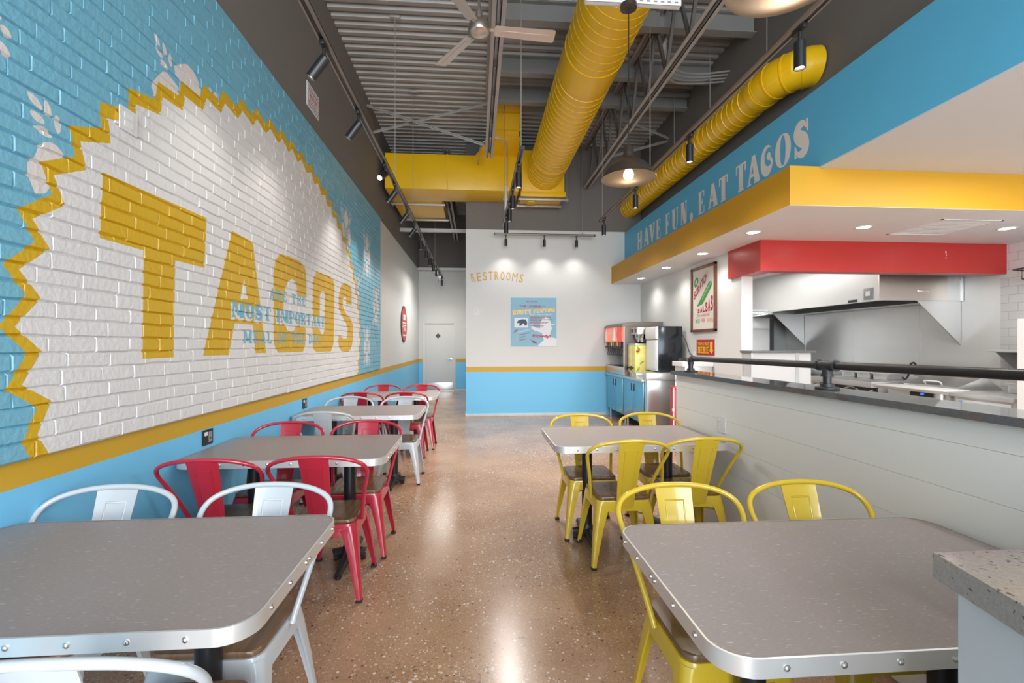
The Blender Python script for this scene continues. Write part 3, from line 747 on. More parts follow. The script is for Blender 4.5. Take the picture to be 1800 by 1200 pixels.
for y, lab in ((5.55, 'grey steel roof beam crossing nearest above the big yellow duct'), (6.62, 'grey steel roof beam crossing second nearest above the big yellow duct'), (7.40, 'grey steel roof beam crossing farthest above the big yellow duct')):
    x0, x1 = 0.30, XR
    t = thing('roof_beam', lab, 'beam', ((x0 + x1) / 2, y, 5.24), 'cross beams under the deck')
    MB().box(x0, x1, y - 0.005, y + 0.005, 5.25, 5.47).build('web', M['beam_metal'], t, smooth=0)
    MB().box(x0, x1, y - 0.06, y + 0.06, 5.24, 5.25).build('bottom_flange', M['beam_metal'], t, smooth=0)
    MB().box(x0, x1, y - 0.06, y + 0.06, 5.468, 5.478).build('top_flange', M['beam_metal'], t, smooth=0)
def brace(name, a, b, lab):
    o = MB().bar(a, b, 0.045, 0.006).bar(a, b, 0.006, 0.045).build(name, M['galv'], smooth=0)
    return tag(o, lab, 'brace', 'joist bridging')
brace('bridging_brace', (XL, 7.85, 5.34), (0.2, 7.62, 4.64), 'flat grey brace falling from the left wall to the joist bottom')
brace('bridging_brace', (XL, 8.0, 4.95), (0.2, 7.75, 5.40), 'flat grey brace rising from the left wall to the joist top')
brace('bridging_brace', (2.27, 7.95, 5.42), (XR, 8.1, 5.08), 'grey brace dropping from joist top to the right wall')
brace('bridging_brace', (2.27, 7.95, 4.66), (XR, 8.15, 5.06), 'grey brace rising from joist bottom to the right wall')
brace('bridging_brace', (2.2, 3.9, 5.42), (XR, 4.0, 4.95), 'grey brace near the top of the view beside the right hand dark wall')
struct('trim_4', MB().box(XL, -0.2, 14.60, 14.68, 3.72, 3.80), M['galv'], smooth=0)
struct('trim_5', MB().box(XL, -0.2, 11.2, 11.28, 4.09, 4.17), M['galv'], smooth=0)
# conduit bundle bending into the right wall
t = thing('conduit_bundle', 'bundle of thin curved conduits bending into the upper right wall', 'conduit', (2.9, 5.9, 5.0))
for i in range(4):
    d = i * 0.05
    MB().tube(catmull([(2.40, 5.72 + d * .4, 5.45), (2.42 - d * .2, 5.86 + d * .3, 5.2 - d * .3), (2.62, 6.02 + d, 5.06 - d * .4), (2.95, 6.1 + d, 5.06 - d * .3), (3.41, 6.1 + d, 5.12 - d * .4)], 8), 0.014, 8).build('conduit', M['galv'], t)
# thin conduit hooking over the rectangular duct
t = thing('wiring_conduit', 'thin bent conduit hooking in front of the yellow rectangular duct', 'conduit', (0.54, 8.2, 3.78))
MB().tube(catmull([(0.04, 8.785, 4.78), (0.06, 8.45, 4.80), (0.08, 8.25, 4.88), (0.14, 8.22, 4.97), (0.25, 8.2, 5.03), (0.40, 8.2, 5.03), (0.50, 8.2, 4.99), (0.545, 8.2, 4.90), (0.545, 8.2, 4.7), (0.545, 8.2, 4.2)], 6), 0.010, 8).build('conduit', M['galv'], t)
MB().box(0.50, 0.535, 8.18, 8.21, 3.78, 4.20).build('strut_piece', M['galv'], t)

# ------------------------------------------------------------------ yellow ductwork
def spiral(x, z, r, y0, y1, p, rr=0.006, n=24):
    k = int((y1 - y0) / p * n)
    return [(x + r * math.cos(2 * PI * i / n), y0 + (y1 - y0) * i / k, z + r * math.sin(2 * PI * i / n)) for i in range(k + 1)]
DX, DZ, DR = 1.287, 4.65, 0.33
t = thing('spiral_duct', 'big round yellow spiral duct running back along the ceiling', 'duct', (DX, 5.1, DZ))
MB().cyl((DX, 1.4, DZ), (DX, 5.02, DZ), DR, 48).build('near_section', M['duct_yellow'], t)
MB().cyl((DX, 5.40, DZ), (DX, 8.75, DZ), DR, 48).build('far_section', M['duct_yellow'], t)
MB().cyl((DX, 5.0, DZ), (DX, 5.42, DZ), DR + 0.006, 48).build('coupling', M['duct_yellow'], t)
MB().cyl((DX, 7.9, DZ), (DX, 7.96, DZ), DR + 0.01, 48).build('coupling', M['duct_yellow'], t)
MB().tube(spiral(DX, DZ, DR, 1.4, 5.0, 0.13), 0.0042, 5).build('spiral_seam', M['duct_yellow'], t)
MB().tube(spiral(DX, DZ, DR, 5.42, 8.72, 0.13), 0.007, 6).build('spiral_seam', M['duct_yellow'], t)
b = MB()
for a in range(13):
    pass
t2 = thing('duct_end_box', 'square yellow duct box at the far end of the big round duct', 'duct', (1.25, 9.1, 4.2))
MB().box(0.85, 1.65, 8.72, YB - 0.006, 4.22, 5.05).build('box', M['duct_yellow'], t2, bevel=0.008)
MB().box(0.83, 1.67, 8.70, 8.74, 4.20, 4.29).build('flange', M['duct_yellow'], t2, bevel=0.003)
MB().cyl((1.05, 9.0, 4.22), (1.05, 9.0, 4.15), 0.09, 20).build('damper_cap', M['duct_yellow'], t2)
t = thing('rectangular_duct', 'wide yellow rectangular duct crossing in front of the back wall', 'duct', (-0.4, 9.15, 4.3))
MB().box(-1.66, 0.80, 8.78, YB - 0.01, 4.31, 4.95).build('main_run', M['duct_yellow'], t, bevel=0.006)
MB().box(-0.53, -0.515, 8.77, YB - 0.012, 4.302, 4.958).build('seam', M['duct_yellow'], t)
MB().box(-1.66, -0.68, YB - 0.01, 11.15, 4.32, 4.94).build('corridor_run', M['duct_yellow'], t, bevel=0.006)
MB().hexa([(-0.02, 8.79, 4.94), (0.80, 8.79, 4.94), (0.80, YB - .02, 4.94), (-0.02, YB - .02, 4.94), (0.26, 8.30, 5.12), (0.78, 8.30, 5.12), (0.78, 9.1, 5.12), (0.26, 9.1, 5.12)]).build('transition', M['duct_yellow'], t, bevel=0.005)
MB().hexa([(0.30, 8.29, 5.12), (0.76, 8.29, 5.12), (0.76, 9.0, 5.12), (0.30, 9.0, 5.12), (0.34, 7.72, 5.55), (0.76, 7.72, 5.55), (0.76, 8.6, 5.55), (0.34, 8.6, 5.55)]).build('riser', M['duct_yellow'], t, bevel=0.005)
for k, (z, yy) in enumerate(((5.19, 8.20), (5.36, 7.965))):
    MB().box(0.30, 0.78, yy - 0.01, yy + 0.02, z - 0.012, z + 0.012).build('seam', M['duct_yellow'], t)
for x0, x1, y, z, lab in ((0.80, 1.75, 8.86, 4.19, 'slotted grey hanger strut under the near side of the duct end box'), (0.80, 1.70, 9.3, 4.19, 'grey hanger strut under the far side of the duct end box'),
                     (-1.70, -0.62, 9.70, 4.29, 'grey hanger strut under the nearer end of the corridor duct'), (-1.70, -0.62, 10.9, 4.29, 'grey hanger strut under the farther end of the corridor duct')):
    s_ = thing('hanger_strut', lab, 'hanger', ((x0 + x1) / 2, y, z), 'duct hangers')
    MB().box(x0, x1, y - 0.02, y + 0.02, z - 0.02, z + 0.02).build('strut', M['galv'], s_, bevel=0.003)
    for xx in (x0 + 0.03, x1 - 0.03): MB().cyl((xx, y, z - 0.05), (xx, y, ZD + 0.04), 0.006, 8).build('threaded_rod', M['galv'], s_)
SX, SZ, SR = 3.15, 4.24, 0.183
path = [(SX, YB, SZ), (SX, 4.95, SZ)]
t = thing('spiral_duct', 'slimmer round yellow spiral duct along the right wall with elbow', 'duct', (SX, 7.2, SZ))
MB().cyl(path[0], path[1], SR, 40).build('straight_run', M['duct_yellow'], t)
MB().tube(spiral(SX, SZ, SR, 4.98, YB - 0.02, 0.12), 0.006, 6).build('spiral_seam', M['duct_yellow'], t)
elb = [(SX, 4.97, SZ), (SX, 4.85, SZ), (SX + 0.03, 4.70, SZ), (SX + 0.10, 4.58, SZ), (SX + 0.20, 4.51, SZ), (SX + 0.249, 4.505, SZ)]
MB().tube(elb, SR + 0.006, 40).build('elbow', M['duct_yellow'], t, smooth=20)
for p, q in ((elb[1], elb[2]), (elb[2], elb[3]), (elb[3], elb[4])):
    a = Vector(p) * .5 + Vector(q) * .5; d = (Vector(q) - Vector(p)).normalized() * 0.008
    MB().cyl(a - d, a + d, SR + 0.012, 40).build('elbow_seam', M['duct_yellow'], t)
MB().cyl((SX, 4.93, SZ), (SX, 5.03, SZ), SR + 0.011, 40).build('coupling', M['duct_yellow'], t)
for y, lab in ((4.9, 'yellow strap and rod holding the slim duct near its elbow'), (6.15, 'thin rod and yellow strap holding the middle of the slim duct'), (7.3, 'thin hanger rod above the far half of the slim duct')):
    s_ = thing('duct_hanger', lab, 'hanger', (SX, y, SZ), 'slim duct hangers')
    MB().tube([(SX + (SR + .003) * math.cos(2 * PI * i / 24), y, SZ + (SR + .003) * math.sin(2 * PI * i / 24)) for i in range(24)], 0.006, 6, closed=True).build('strap', M['duct_yellow'], s_)
    MB().cyl((SX, y, SZ + SR), (SX, y, 5.44), 0.005, 8).build('threaded_rod', M['galv'], s_)
o = MB().box(2.28, XR, 7.26, 7.34, 5.40, 5.44).build('ceiling_strut', M['galv'], smooth=0)
tag(o, 'slotted strut at the deck from the joist to the right wall', 'strut')

# ================================================================== CEILING FIXTURES
TZ = 3.43
def track(x0, y0, x1, y1, z, label, group='lighting tracks'):
    t = thing('lighting_track', label, 'track', ((x0 + x1) / 2, (y0 + y1) / 2, z), group)
    d = (Vector((x1, y1, 0)) - Vector((x0, y0, 0))).normalized(); n = Vector((-d.y, d.x, 0))
    a, c = Vector((x0, y0, z)), Vector((x1, y1, z))
    b = MB()
    for s_ in (-1, 1):
        b.bar(a + n * s_ * 0.019, c + n * s_ * 0.019, 0.012, 0.034)
    b.bar(a + Vector((0, 0, .013)), c + Vector((0, 0, .013)), 0.05, 0.010)
    b.build('rail', M['track'], t, smooth=0)
    MB().bar(a - Vector((0, 0, .006)), c - Vector((0, 0, .006)), 0.026, 0.012).build('conductor_slot', M['black_plastic'], t, smooth=0)
    for p, s_ in ((a, -1), (c, 1)):
        MB().bar(p, p + d * 0.02 * s_, 0.054, 0.04).build('end_cap', M['black_plastic'], t)
    return t
track(-0.99, 0.3, -0.99, 14.2, TZ, 'long bronze lighting track running beside the mural wall')
track(0.465, 4.75, 0.465, 7.9, TZ, 'bronze lighting track hanging over the middle aisle')
track(2.0, 0.6, 2.0, 7.45, TZ, 'bronze lighting track hanging over the half wall on the right')
track(0.374, 9.28, 2.356, 9.28, 3.62, 'short black lighting track crossing in front of the back wall')
_sm = {}
def spot(x, y, z, label, tilt=0.0, az=0.0, size=1.0, power=20, lit=True, blend=0.9, cone=78):
    t = thing('track_spotlight', label, 'spotlight', (x, y, z), 'black track spotlights')
    if size not in _sm:
        k = size
        _sm[size] = (MB().box(-0.016 * k, 0.016 * k, -0.055 * k, 0.055 * k, -0.030 * k, 0.0).mesh('adapter', M['black_metal'], bevel=0.003),
                     MB().cyl((0, 0, -0.03 * k), (0, 0, -0.085 * k), 0.011 * k, 12).box(-0.014 * k, 0.014 * k, -0.016 * k, 0.016 * k, -0.10 * k, -0.075 * k).mesh('stem', M['black_metal']),
                     MB().lathe([(0.0, 0.02 * k), (0.030 * k, 0.02 * k), (0.0335 * k, 0.016 * k), (0.0335 * k, -0.145 * k), (0.028 * k, -0.145 * k), (0.027 * k, -0.130 * k)], n=24).mesh('can', M['black_metal'], recalc=False),
                     MB().lathe([(0.0, -0.134 * k), (0.0275 * k, -0.134 * k)], n=24).mesh('lens', M['lens'], recalc=False),
                     MB().lathe([(0.0, -0.134 * k), (0.0275 * k, -0.134 * k)], n=24).mesh('lens', M['lens_dim'], recalc=False))
    ad, st, can, ln, lnd = _sm[size]
    for nm, me in (('adapter', ad), ('stem', st)):
        o = bpy.data.objects.new(nm, me); COL.objects.link(o); o.parent = t
    c = bpy.data.objects.new('can', can); COL.objects.link(c); c.parent = t
    c.location = (0, 0, -0.09 * size - 0.02 * math.cos(tilt)); c.rotation_euler = (0, tilt, az)
    l = bpy.data.objects.new('lens', ln if lit else lnd); COL.objects.link(l); l.parent = c
    d = bpy.data.lights.new('spot_beam', 'SPOT'); d.energy = power; d.color = (1.0, 0.955, 0.90)
    d.spot_size = math.radians(cone); d.spot_blend = blend; d.shadow_soft_size = 0.055
    lo = bpy.data.objects.new('spot_beam', d); COL.objects.link(lo); lo.parent = c; lo.location = (0, 0, -0.15 * size)
    return t
ordw = ['nearest', 'second', 'third', 'fourth', 'fifth', 'sixth', 'seventh', 'eighth', 'ninth', 'tenth', 'eleventh', 'twelfth', 'thirteenth']
ys = [3.17, 4.08, 5.25, 5.88, 6.88, 7.75, 8.62, 9.55, 10.35, 11.15, 11.95, 12.9, 13.9]
for i, y in enumerate(ys):
    tl, az = (0.62, 0.0) if i in (0, 1, 3, 4, 5) else (0.0, 0.0)
    if i == 2: tl, az = 0.95, 1.25
    side = 'tilted toward the mural' if i in (0, 1, 3, 4, 5) else ('turned toward the viewer' if i == 2 else 'pointing straight down')
    pw = (10 if i < 2 else 22) if i in (0, 1, 3, 4, 5) else (6 if i == 2 else 24)
    spot(-0.99, y, TZ - 0.018, '%s black spotlight along the left lighting track, %s' % (ordw[i], side), tl, az, power=pw, cone=(78 if i < 6 else 140))
for i, y in enumerate([5.13, 5.95, 6.55, 7.25]):
    spot(0.465, y, TZ - 0.018, '%s black spotlight from the viewer under the middle track' % ordw[i], lit=(i == 0), power=75, cone=150)
for i, y in enumerate([2.78, 4.29, 5.80, 7.27]):
    spot(2.0, y, TZ - 0.018, '%s black spotlight from the viewer under the right track' % ordw[i], power=45, cone=150)
for i, (x, nm) in enumerate(((0.59, 'left'), (1.352, 'middle'), (2.0, 'right'))):
    spot(x, 9.28, 3.602, '%s small black spotlight below the short back wall track' % nm, size=0.85, power=12, cone=120)
def cable(x, y, z0, label, z1=ZD):
    t = thing('suspension_cable', label, 'cable', (x, y, z0), 'track suspension cables')
    MB().cyl((x, y, z0), (x, y, z1 - 0.02), 0.0045, 8).build('cable', M['galv'], t)
    MB().box(x - 0.06, x + 0.06, y - 0.025, y + 0.025, z1 - 0.03, z1).build('deck_clip', M['galv'], t, bevel=0.004)
    MB().cyl((x, y, z0 - 0.005), (x, y, z0 + 0.03), 0.012, 10).build('gripper', M['galv'], t)
cable(-0.99, 5.89, TZ + 0.02, 'nearer thin cable holding the left track below the deck')
cable(-0.995, 7.6, TZ + 0.02, 'second thin cable from the viewer on the left track')
cable(-0.99, 11.6, TZ + 0.02, 'thin cable of the left track above the restroom corridor')
cable(0.465, 4.85, TZ + 0.02, 'near thin cable holding the middle track')
cable(0.465, 7.75, TZ + 0.02, 'far thin cable holding the middle track')
cable(2.0, 5.3, TZ + 0.02, 'long pale cable holding the right track beside the pendant')
cable(2.0, 7.35, TZ + 0.02, 'far thin cable holding the right track')
cable(0.59, 9.28, 3.64, 'thin wire holding the left end of the back wall track', 4.31)
cable(2.12, 9.28, 3.64, 'thin wire holding the right end of the back wall track')

def pendant(x, y, rim, canopy, label, power):
    t = thing('pendant_lamp', label, 'pendant lamp', (x, y, rim), 'bronze pendant lamps')
    prof = [(0.028, 0.24), (0.036, 0.235), (0.040, 0.17), (0.046, 0.15), (0.075, 0.132), (0.125, 0.105), (0.165, 0.065), (0.185, 0.028), (0.193, 0.008), (0.203, 0.0),
            (0.203, -0.005), (0.19, 0.004), (0.181, 0.028), (0.160, 0.062), (0.120, 0.100), (0.070, 0.126), (0.03, 0.14)]
    MB().lathe(prof, (x, y, rim), 48).build('lamp_shade', mat_shade, t, recalc=False, smooth=60)
    MB().cyl((x, y, rim + 0.23), (x, y, canopy), 0.0045, 8).build('cord', M['black_metal'], t)
    MB().lathe([(0, -0.005), (0.05, -0.005), (0.062, 0.0), (0.062, 0.028), (0, 0.028)], (x, y, canopy), 28).build('canopy', mat_shade, t, recalc=False)
    MB().cyl((x, y, rim + 0.15), (x, y, rim + 0.085), 0.02, 16).build('socket', M['black_plastic'], t)
    MB().lathe([(0, 0.09), (0.016, 0.088), (0.02, 0.07), (0.033, 0.045), (0.038, 0.025), (0.034, 0.005), (0.02, -0.008), (0, -0.012)], (x, y, rim), 24).build('bulb', M['bulb'], t, recalc=False, smooth=60)
    d = bpy.data.lights.new('bulb_light', 'POINT'); d.energy = power; d.color = (1.0, 0.78, 0.5); d.shadow_soft_size = 0.04
    o = bpy.data.objects.new('bulb_light', d); COL.objects.link(o); o.parent = t; o.location = (0, 0, -0.06)
    return t
mat_shade = mat('bronze_shade', (0.07, 0.055, 0.045), 0.36, 0.55)
pendant(1.15, 3.49, 2.705, 3.985, 'bronze dome pendant with glowing bulb hanging before the back wall', 5)
pendant(1.056, 1.53, 2.705, 3.985, 'bronze dome pendant cut off by the top edge of the view', 5)
for (x, y, lab) in ((1.15, 3.49, 'perforated white strut carrying the farther pendant under the big duct'), (1.056, 1.53, 'perforated white strut carrying the nearer pendant')):
    t = thing('mounting_strut', lab, 'strut', (x, y, 4.02), 'pendant struts')
    b = MB().box(x - 0.33, x + 0.40, y - 0.021, y + 0.021, 4.012, 4.018)
    for s_ in (-1, 1): b.box(x - 0.33, x + 0.40, y + s_ * 0.021 - 0.003, y + s_ * 0.021 + 0.003, 4.012, 4.055)
    b.build('channel', M['white_plastic'], t, smooth=0)
    b = MB()
    for i in range(13):
        xx = x - 0.30 + i * 0.054; b.box(xx, xx + 0.028, y - 0.0255, y - 0.0235, 4.028, 4.04)
    b.build('slots', M['grey_plastic'], t, smooth=0)
    for xx in (1.10, 1.43): MB().cyl((xx, y, 4.02), (xx, y, DZ - math.sqrt(DR ** 2 - (xx - DX) ** 2) - 0.001), 0.005, 8).build('threaded_rod', M['galv'], t)

# ceiling fan
FXc, FYc, FZc = 0.03, 4.41, 4.37
t = thing('ceiling_fan', 'brushed metal three blade ceiling fan at the top of the view', 'fan', (FXc, FYc, FZc))
MB().cyl((FXc, FYc, FZc + 0.10), (FXc, FYc, ZD), 0.013, 14).build('downrod', M['brushed'], t)
MB().lathe([(0, 0.07), (0.05, 0.06), (0.062, 0.0), (0, 0.0)], (FXc, FYc, ZD - 0.07), 24).build('canopy', M['brushed'], t, recalc=False)
MB().lathe([(0.02, 0.19), (0.034, 0.18), (0.036, 0.10), (0.05, 0.085), (0.085, 0.075), (0.10, 0.05), (0.102, -0.005), (0.097, -0.02)], (FXc, FYc, FZc), 40).build('motor_housing', M['brushed'], t, recalc=False)
MB().lathe([(0.097, -0.02), (0.093, -0.028), (0.05, -0.040), (0.0, -0.046)], (FXc, FYc, FZc), 40).build('bottom_cover', M['brushed'], t, recalc=False, smooth=60)
def blade_mesh():
    b = MB()
    pl = rrect(0.145, 0.72, -0.062, 0.062, 0.018, 3)
    pl = [(x, y * (0.9 + 0.22 * (x - .145) / .575)) for x, y in pl]
    b.prism(pl, -0.003, 0.003)
    b.prism(rrect(0.20, 0.66, -0.012, 0.012, 0.008, 3), -0.006, -0.0028)
    for x in (0.17, 0.215):
        for y in (-0.03, 0.03): b.cyl((x, y, -0.0065), (x, y, -0.002), 0.006, 10)
    b.box(0.085, 0.19, -0.014, 0.014, 0.002, 0.010)
    return b.mesh('blade', M['blade'])
bm_ = blade_mesh()
for a in (4.0, 124.0, 244.0):
    o = bpy.data.objects.new('blade', bm_); COL.objects.link(o); o.parent = t
    o.location = (0, 0, 0.012); o.rotation_euler = (math.radians(-13), 0, math.radians(a)); o.rotation_mode = 'XYZ'

# recessed downlights and vent in the soffit
for i, (x, y) in enumerate(((3.09, 8.652), (3.07, 7.421), (3.09, 6.238), (3.065, 5.01), (4.097, 4.705), (5.666, 4.633))):
    lab = ['farthest downlight in the row over the drink counter', 'second farthest downlight over the drink counter', 'downlight in the soffit above the framed poster', 'downlight in the soffit at the corner of the red header', 'downlight left of the ceiling vent over the serving line', 'downlight right of the ceiling vent near the tiled wall'][i]
    t = thing('recessed_downlight', 'round white ' + lab, 'downlight', (x, y, 2.69), 'recessed downlights')
    MB().lathe([(0.062, 0.012), (0.066, -0.004), (0.085, -0.006), (0.09, 0.0)], (x, y, 2.69), 32).build('trim_ring', M['white_plastic'], t, recalc=False)
    MB().lathe([(0.0, -0.002), (0.064, -0.002)], (x, y, 2.69), 32).build('lens', M['downlight'], t, recalc=False)
    d = bpy.data.lights.new('downlight_beam', 'SPOT'); d.energy = 17; d.color = (1.0, 0.965, 0.92); d.spot_size = math.radians(140); d.spot_blend = 0.8; d.shadow_soft_size = 0.06
    o = bpy.data.objects.new('downlight_beam', d); COL.objects.link(o); o.parent = t; o.location = (0, 0, -0.02)
t = thing('ceiling_vent', 'flat white linear vent panel in the soffit', 'vent', (4.93, 4.65, 2.69))
b = MB()
x0, x1, y0, y1 = 4.60, 5.26, 4.33, 4.97
for q in ((x0, x1, y0, y0 + .02), (x0, x1, y1 - .02, y1), (x0, x0 + .02, y0, y1), (x1 - .02, x1, y0, y1)): b.box(*q, 2.682, 2.692)
b.build('frame', M['white_plastic'], t, smooth=0)
b = MB()
for i in range(11):
    y = y0 + 0.045 + i * 0.055; b.hexa([(x0 + .02, y, 2.684), (x1 - .02, y, 2.684), (x1 - .02, y + .012, 2.689), (x0 + .02, y + .012, 2.689), (x0 + .02, y, 2.687), (x1 - .02, y, 2.687), (x1 - .02, y + .012, 2.692), (x0 + .02, y + .012, 2.692)])
b.build('louvre', M['white_plastic'], t, smooth=0)

# ================================================================== TABLES AND CHAIRS
TT = 0.765
def table_meshes(w, d):
    r = 0.085
    out = {}
    out['tabletop'] = MB().prism(rrect(-w / 2, w / 2, -d / 2, d / 2, r, 8), TT - 0.036, TT).mesh('tabletop', M['laminate'])
    o = rrect(-w / 2 - .003, w / 2 + .003, -d / 2 - .003, d / 2 + .003, r + .003, 8); i_ = rrect(-w / 2 + .002, w / 2 - .002, -d / 2 + .002, d / 2 - .002, r, 8)
    rings = [[(x, y, z) for x, y in p] for p, z in ((i_, TT - .043), (o, TT - .043), (o, TT + .0005), (i_, TT + .0012))]
    out['edge_band'] = MB().loft(rings, caps=False).mesh('edge_band', M['alum'])
    out['bolt'] = MB().lathe([(0.0078, 0.0), (0.0078, 0.0012), (0.006, 0.0016), (0.0053, 0.004), (0.003, 0.0055), (0, 0.0057)], n=14, axis=(0, -1, 0)).mesh('bolt', M['chrome'], recalc=False)
    out['column'] = MB().cyl((0, 0, 0.05), (0, 0, TT - 0.045), 0.038, 28).mesh('column', M['black_metal'])
    b = MB().lathe([(0, 0.03), (0.07, 0.03), (0.075, 0.045), (0.055, 0.06), (0.042, 0.10), (0.0385, 0.11)], n=28)
    for a, L in ((90, 0.285), (-90, 0.285), (0, 0.10), (180, 0.10)):
        ca, sa = math.cos(math.radians(a)), math.sin(math.radians(a))
        pr = [(0.03, 0.055, 0.034), (0.10, 0.048, 0.030), (L * 0.7, 0.034, 0.024), (L - 0.03, 0.026, 0.022), (L, 0.020, 0.024)]
        b.tube([(ca * q, sa * q, z) for q, z, _ in pr], [k for *_, k in pr], 10)
        b.cyl((ca * (L - .01), sa * (L - .01), 0.0), (ca * (L - .01), sa * (L - .01), 0.022), 0.016, 12)
    out['base'] = b.mesh('base', M['black_iron'])
    out['mount_plate'] = MB().box(-0.06, 0.06, -0.2, 0.2, TT - .047, TT - .037).mesh('mount_plate', M['black_metal'], bevel=0.003)
    out['band_joint'] = MB().box(-0.001, 0.001, -0.0008, 0.0006, TT - .043, TT).mesh('band_joint', M['grey_plastic'])
    return out
_tm = table_meshes(1.215, 0.765)
def table(cx, cy_, label, group='bistro tables', rz=0.0):
    w_, d_ = 1.215, 0.765
    t = thing('bistro_table', label, 'table', (cx, cy_, 0), group, rz)
    def put(nm, loc=(0, 0, 0), rot=0.0):
        o = bpy.data.objects.new(nm, _tm[nm]); COL.objects.link(o); o.parent = t; o.location = loc; o.rotation_euler = (0, 0, rot); return o
    put('tabletop'); put('edge_band')
    for s_ in (-1, 1):
        put('column', (s_ * 0.31, 0, 0)); put('base', (s_ * 0.31, 0, 0), 0 if s_ > 0 else PI); put('mount_plate', (s_ * 0.31, 0, 0))
        put('band_joint', (s_ * (w_ / 2 + .003), 0.02, 0), PI / 2)
    z = TT - 0.021
    for i in range(8):
        x = -0.4655 + i * 0.133
        put('bolt', (x, -d_ / 2 - .003, z), 0); put('bolt', (x, d_ / 2 + .003, z), PI)
    for y in (-0.255, -0.125, 0.005, 0.035, 0.16, 0.285):
        put('bolt', (w_ / 2 + .003, y, z), PI / 2); put('bolt', (-w_ / 2 - .003, y, z), -PI / 2)
    return t
LX, RXc = -1.158, 1.142
table(LX, 1.570, 'grey brown table nearest the viewer on the left beside the mural wall')
table(LX, 3.262, 'grey brown table along the mural wall between red chairs, second from the viewer')
table(LX, 5.0, 'grey brown table along the mural wall between white chairs, third from the viewer')
table(LX + .03, 6.60, 'grey brown table farthest from the viewer along the mural wall, between red chairs')
table(RXc, 1.367, 'grey brown table nearest the viewer on the right against the half wall')
table(RXc, 3.495, 'grey brown table beside the half wall between four yellow chairs')

def leg_mesh(sx, sy):
    def ring(z, cx, cy_, w_, t_, r):
        out = [(0, -w_)]
        for i in range(5):
            a = math.radians(0 + 90 * i / 4); out.append((-r + r * math.cos(a), -r + r * math.sin(a)))
        out += [(-w_, 0), (-w_, -t_)]
        for i in range(5):
            a = math.radians(90 - 90 * i / 4); q = max(r - t_, 0.001); out.append((-r + q * math.cos(a), -r + q * math.sin(a)))
        out += [(-t_, -w_)]
        return [((cx + x) * sx, (cy_ + y) * sy, z) for x, y in out]
    rings = [ring(0.415, 0.183, 0.183, 0.100, 0.007, 0.040), ring(0.365, 0.190, 0.190, 0.078, 0.007, 0.032), ring(0.25, 0.203, 0.203, 0.056, 0.007, 0.022),
             ring(0.12, 0.217, 0.217, 0.040, 0.007, 0.015), ring(0.05, 0.224, 0.224, 0.030, 0.007, 0.012), ring(0.012, 0.228, 0.228, 0.029, 0.007, 0.012)]
    b = MB().loft(rings)
    # pressed rib down the outer corner
    b.tube([(sx * 0.186, sy * 0.186, 0.30), (sx * 0.1995, sy * 0.1995, 0.20), (sx * 0.2105, sy * 0.2105, 0.10)], [0.005, 0.0075, 0.004], 8)
    return b
def chair_meshes(m):
    out = {}
    P = rrect(-0.183, 0.183, -0.183, 0.183, 0.05, 6)
    rings = [[(x * k, y * k, z) for x, y in P] for k, z in ((0.90, 0.362), (1.03, 0.362), (1.015, 0.395), (1.0, 0.42), (0.985, 0.428), (0.90, 0.430))]
    out['seat_frame'] = MB().loft(rings).mesh('seat_frame', m)
    P2 = rrect(-0.176, 0.176, -0.178, 0.178, 0.045, 6)
    rings = [[(x * k, y * k, z) for x, y in P2] for k, z in ((0.98, 0.430), (1.0, 0.433), (1.0, 0.446), (0.985, 0.451), (0.94, 0.452), (0.55, 0.4485), (0.2, 0.447))]
    out['seat_pad'] = MB().loft(rings).mesh('seat_pad', M['wood'], smooth=50)
    hp = [(0.192, 0.045, 0.412), (0.200, 0.072, 0.462), (0.226, 0.150, 0.595), (0.253, 0.215, 0.700), (0.262, 0.252, 0.752), (0.249, 0.284, 0.789), (0.212, 0.306, 0.815), (0.150, 0.323, 0.834), (0.078, 0.333, 0.844), (0, 0.336, 0.847)]
    full = hp + [(-x, y, z) for x, y, z in hp[:-1]][::-1]
    pts = catmull(full, 6)
    rr = [0.0114] * len(pts)
    out['back_hoop'] = MB().tube(pts, rr, 12).mesh('back_hoop', m, smooth=60)
    # splat: curved tapering plate with a pressed panel
    n = 12; vs_, fs = [], []
    def sp(u, v, off=0.0):
        wd = 0.056 + 0.024 * v
        y = 0.188 + 0.148 * (v ** 1.15); z = 0.385 + 0.460 * v
        cv = 0.010 * (1 - (u * 1.0) ** 2)
        return Vector((u * wd, y + cv + off, z))
    b = MB(); U = [-1, -0.6, -0.2, 0.2, 0.6, 1]
    fr = [[sp(u, k / n, -0.002) for u in U] for k in range(n + 1)]; bk = [[sp(u, k / n, 0.002) for u in U] for k in range(n + 1)]
    b.loft([f + g[::-1] for f, g in zip(fr, bk)])
    out['back_splat'] = b.mesh('back_splat', m)
    b = MB()
    vv = [0.22 + 0.65 * k / 8 for k in range(9)]
    edge = [(-0.52, v) for v in vv] + [(0.52, v) for v in vv[::-1]]
    for sgn in (-1, 1):
        pts = [sp(u, v, sgn * 0.002) for u, v in edge]
        b.tube(pts, 0.0036, 6, closed=True)
    out['pressed_panel'] = b.mesh('pressed_panel', m, smooth=60)
    b = MB()
    b.tube([(-0.185, -0.185, 0.325), (0.185, 0.185, 0.325)], 0.006, 8)
    out['stretcher'] = b.mesh('stretcher', m)
    out['stretcher2'] = MB().tube([(0.185, -0.185, 0.325), (-0.185, 0.185, 0.325)], 0.006, 8).mesh('stretcher', m)
    for i, (sx, sy) in enumerate(((1, 1), (1, -1), (-1, 1), (-1, -1))):
        out['leg%d' % i] = leg_mesh(sx, sy).mesh('leg', m)
        out['foot%d' % i] = MB().box(sx * 0.195, sx * 0.230, sy * 0.195, sy * 0.230, 0.0, 0.016).mesh('rubber_foot', M['rubber'], bevel=0.004)
    return out
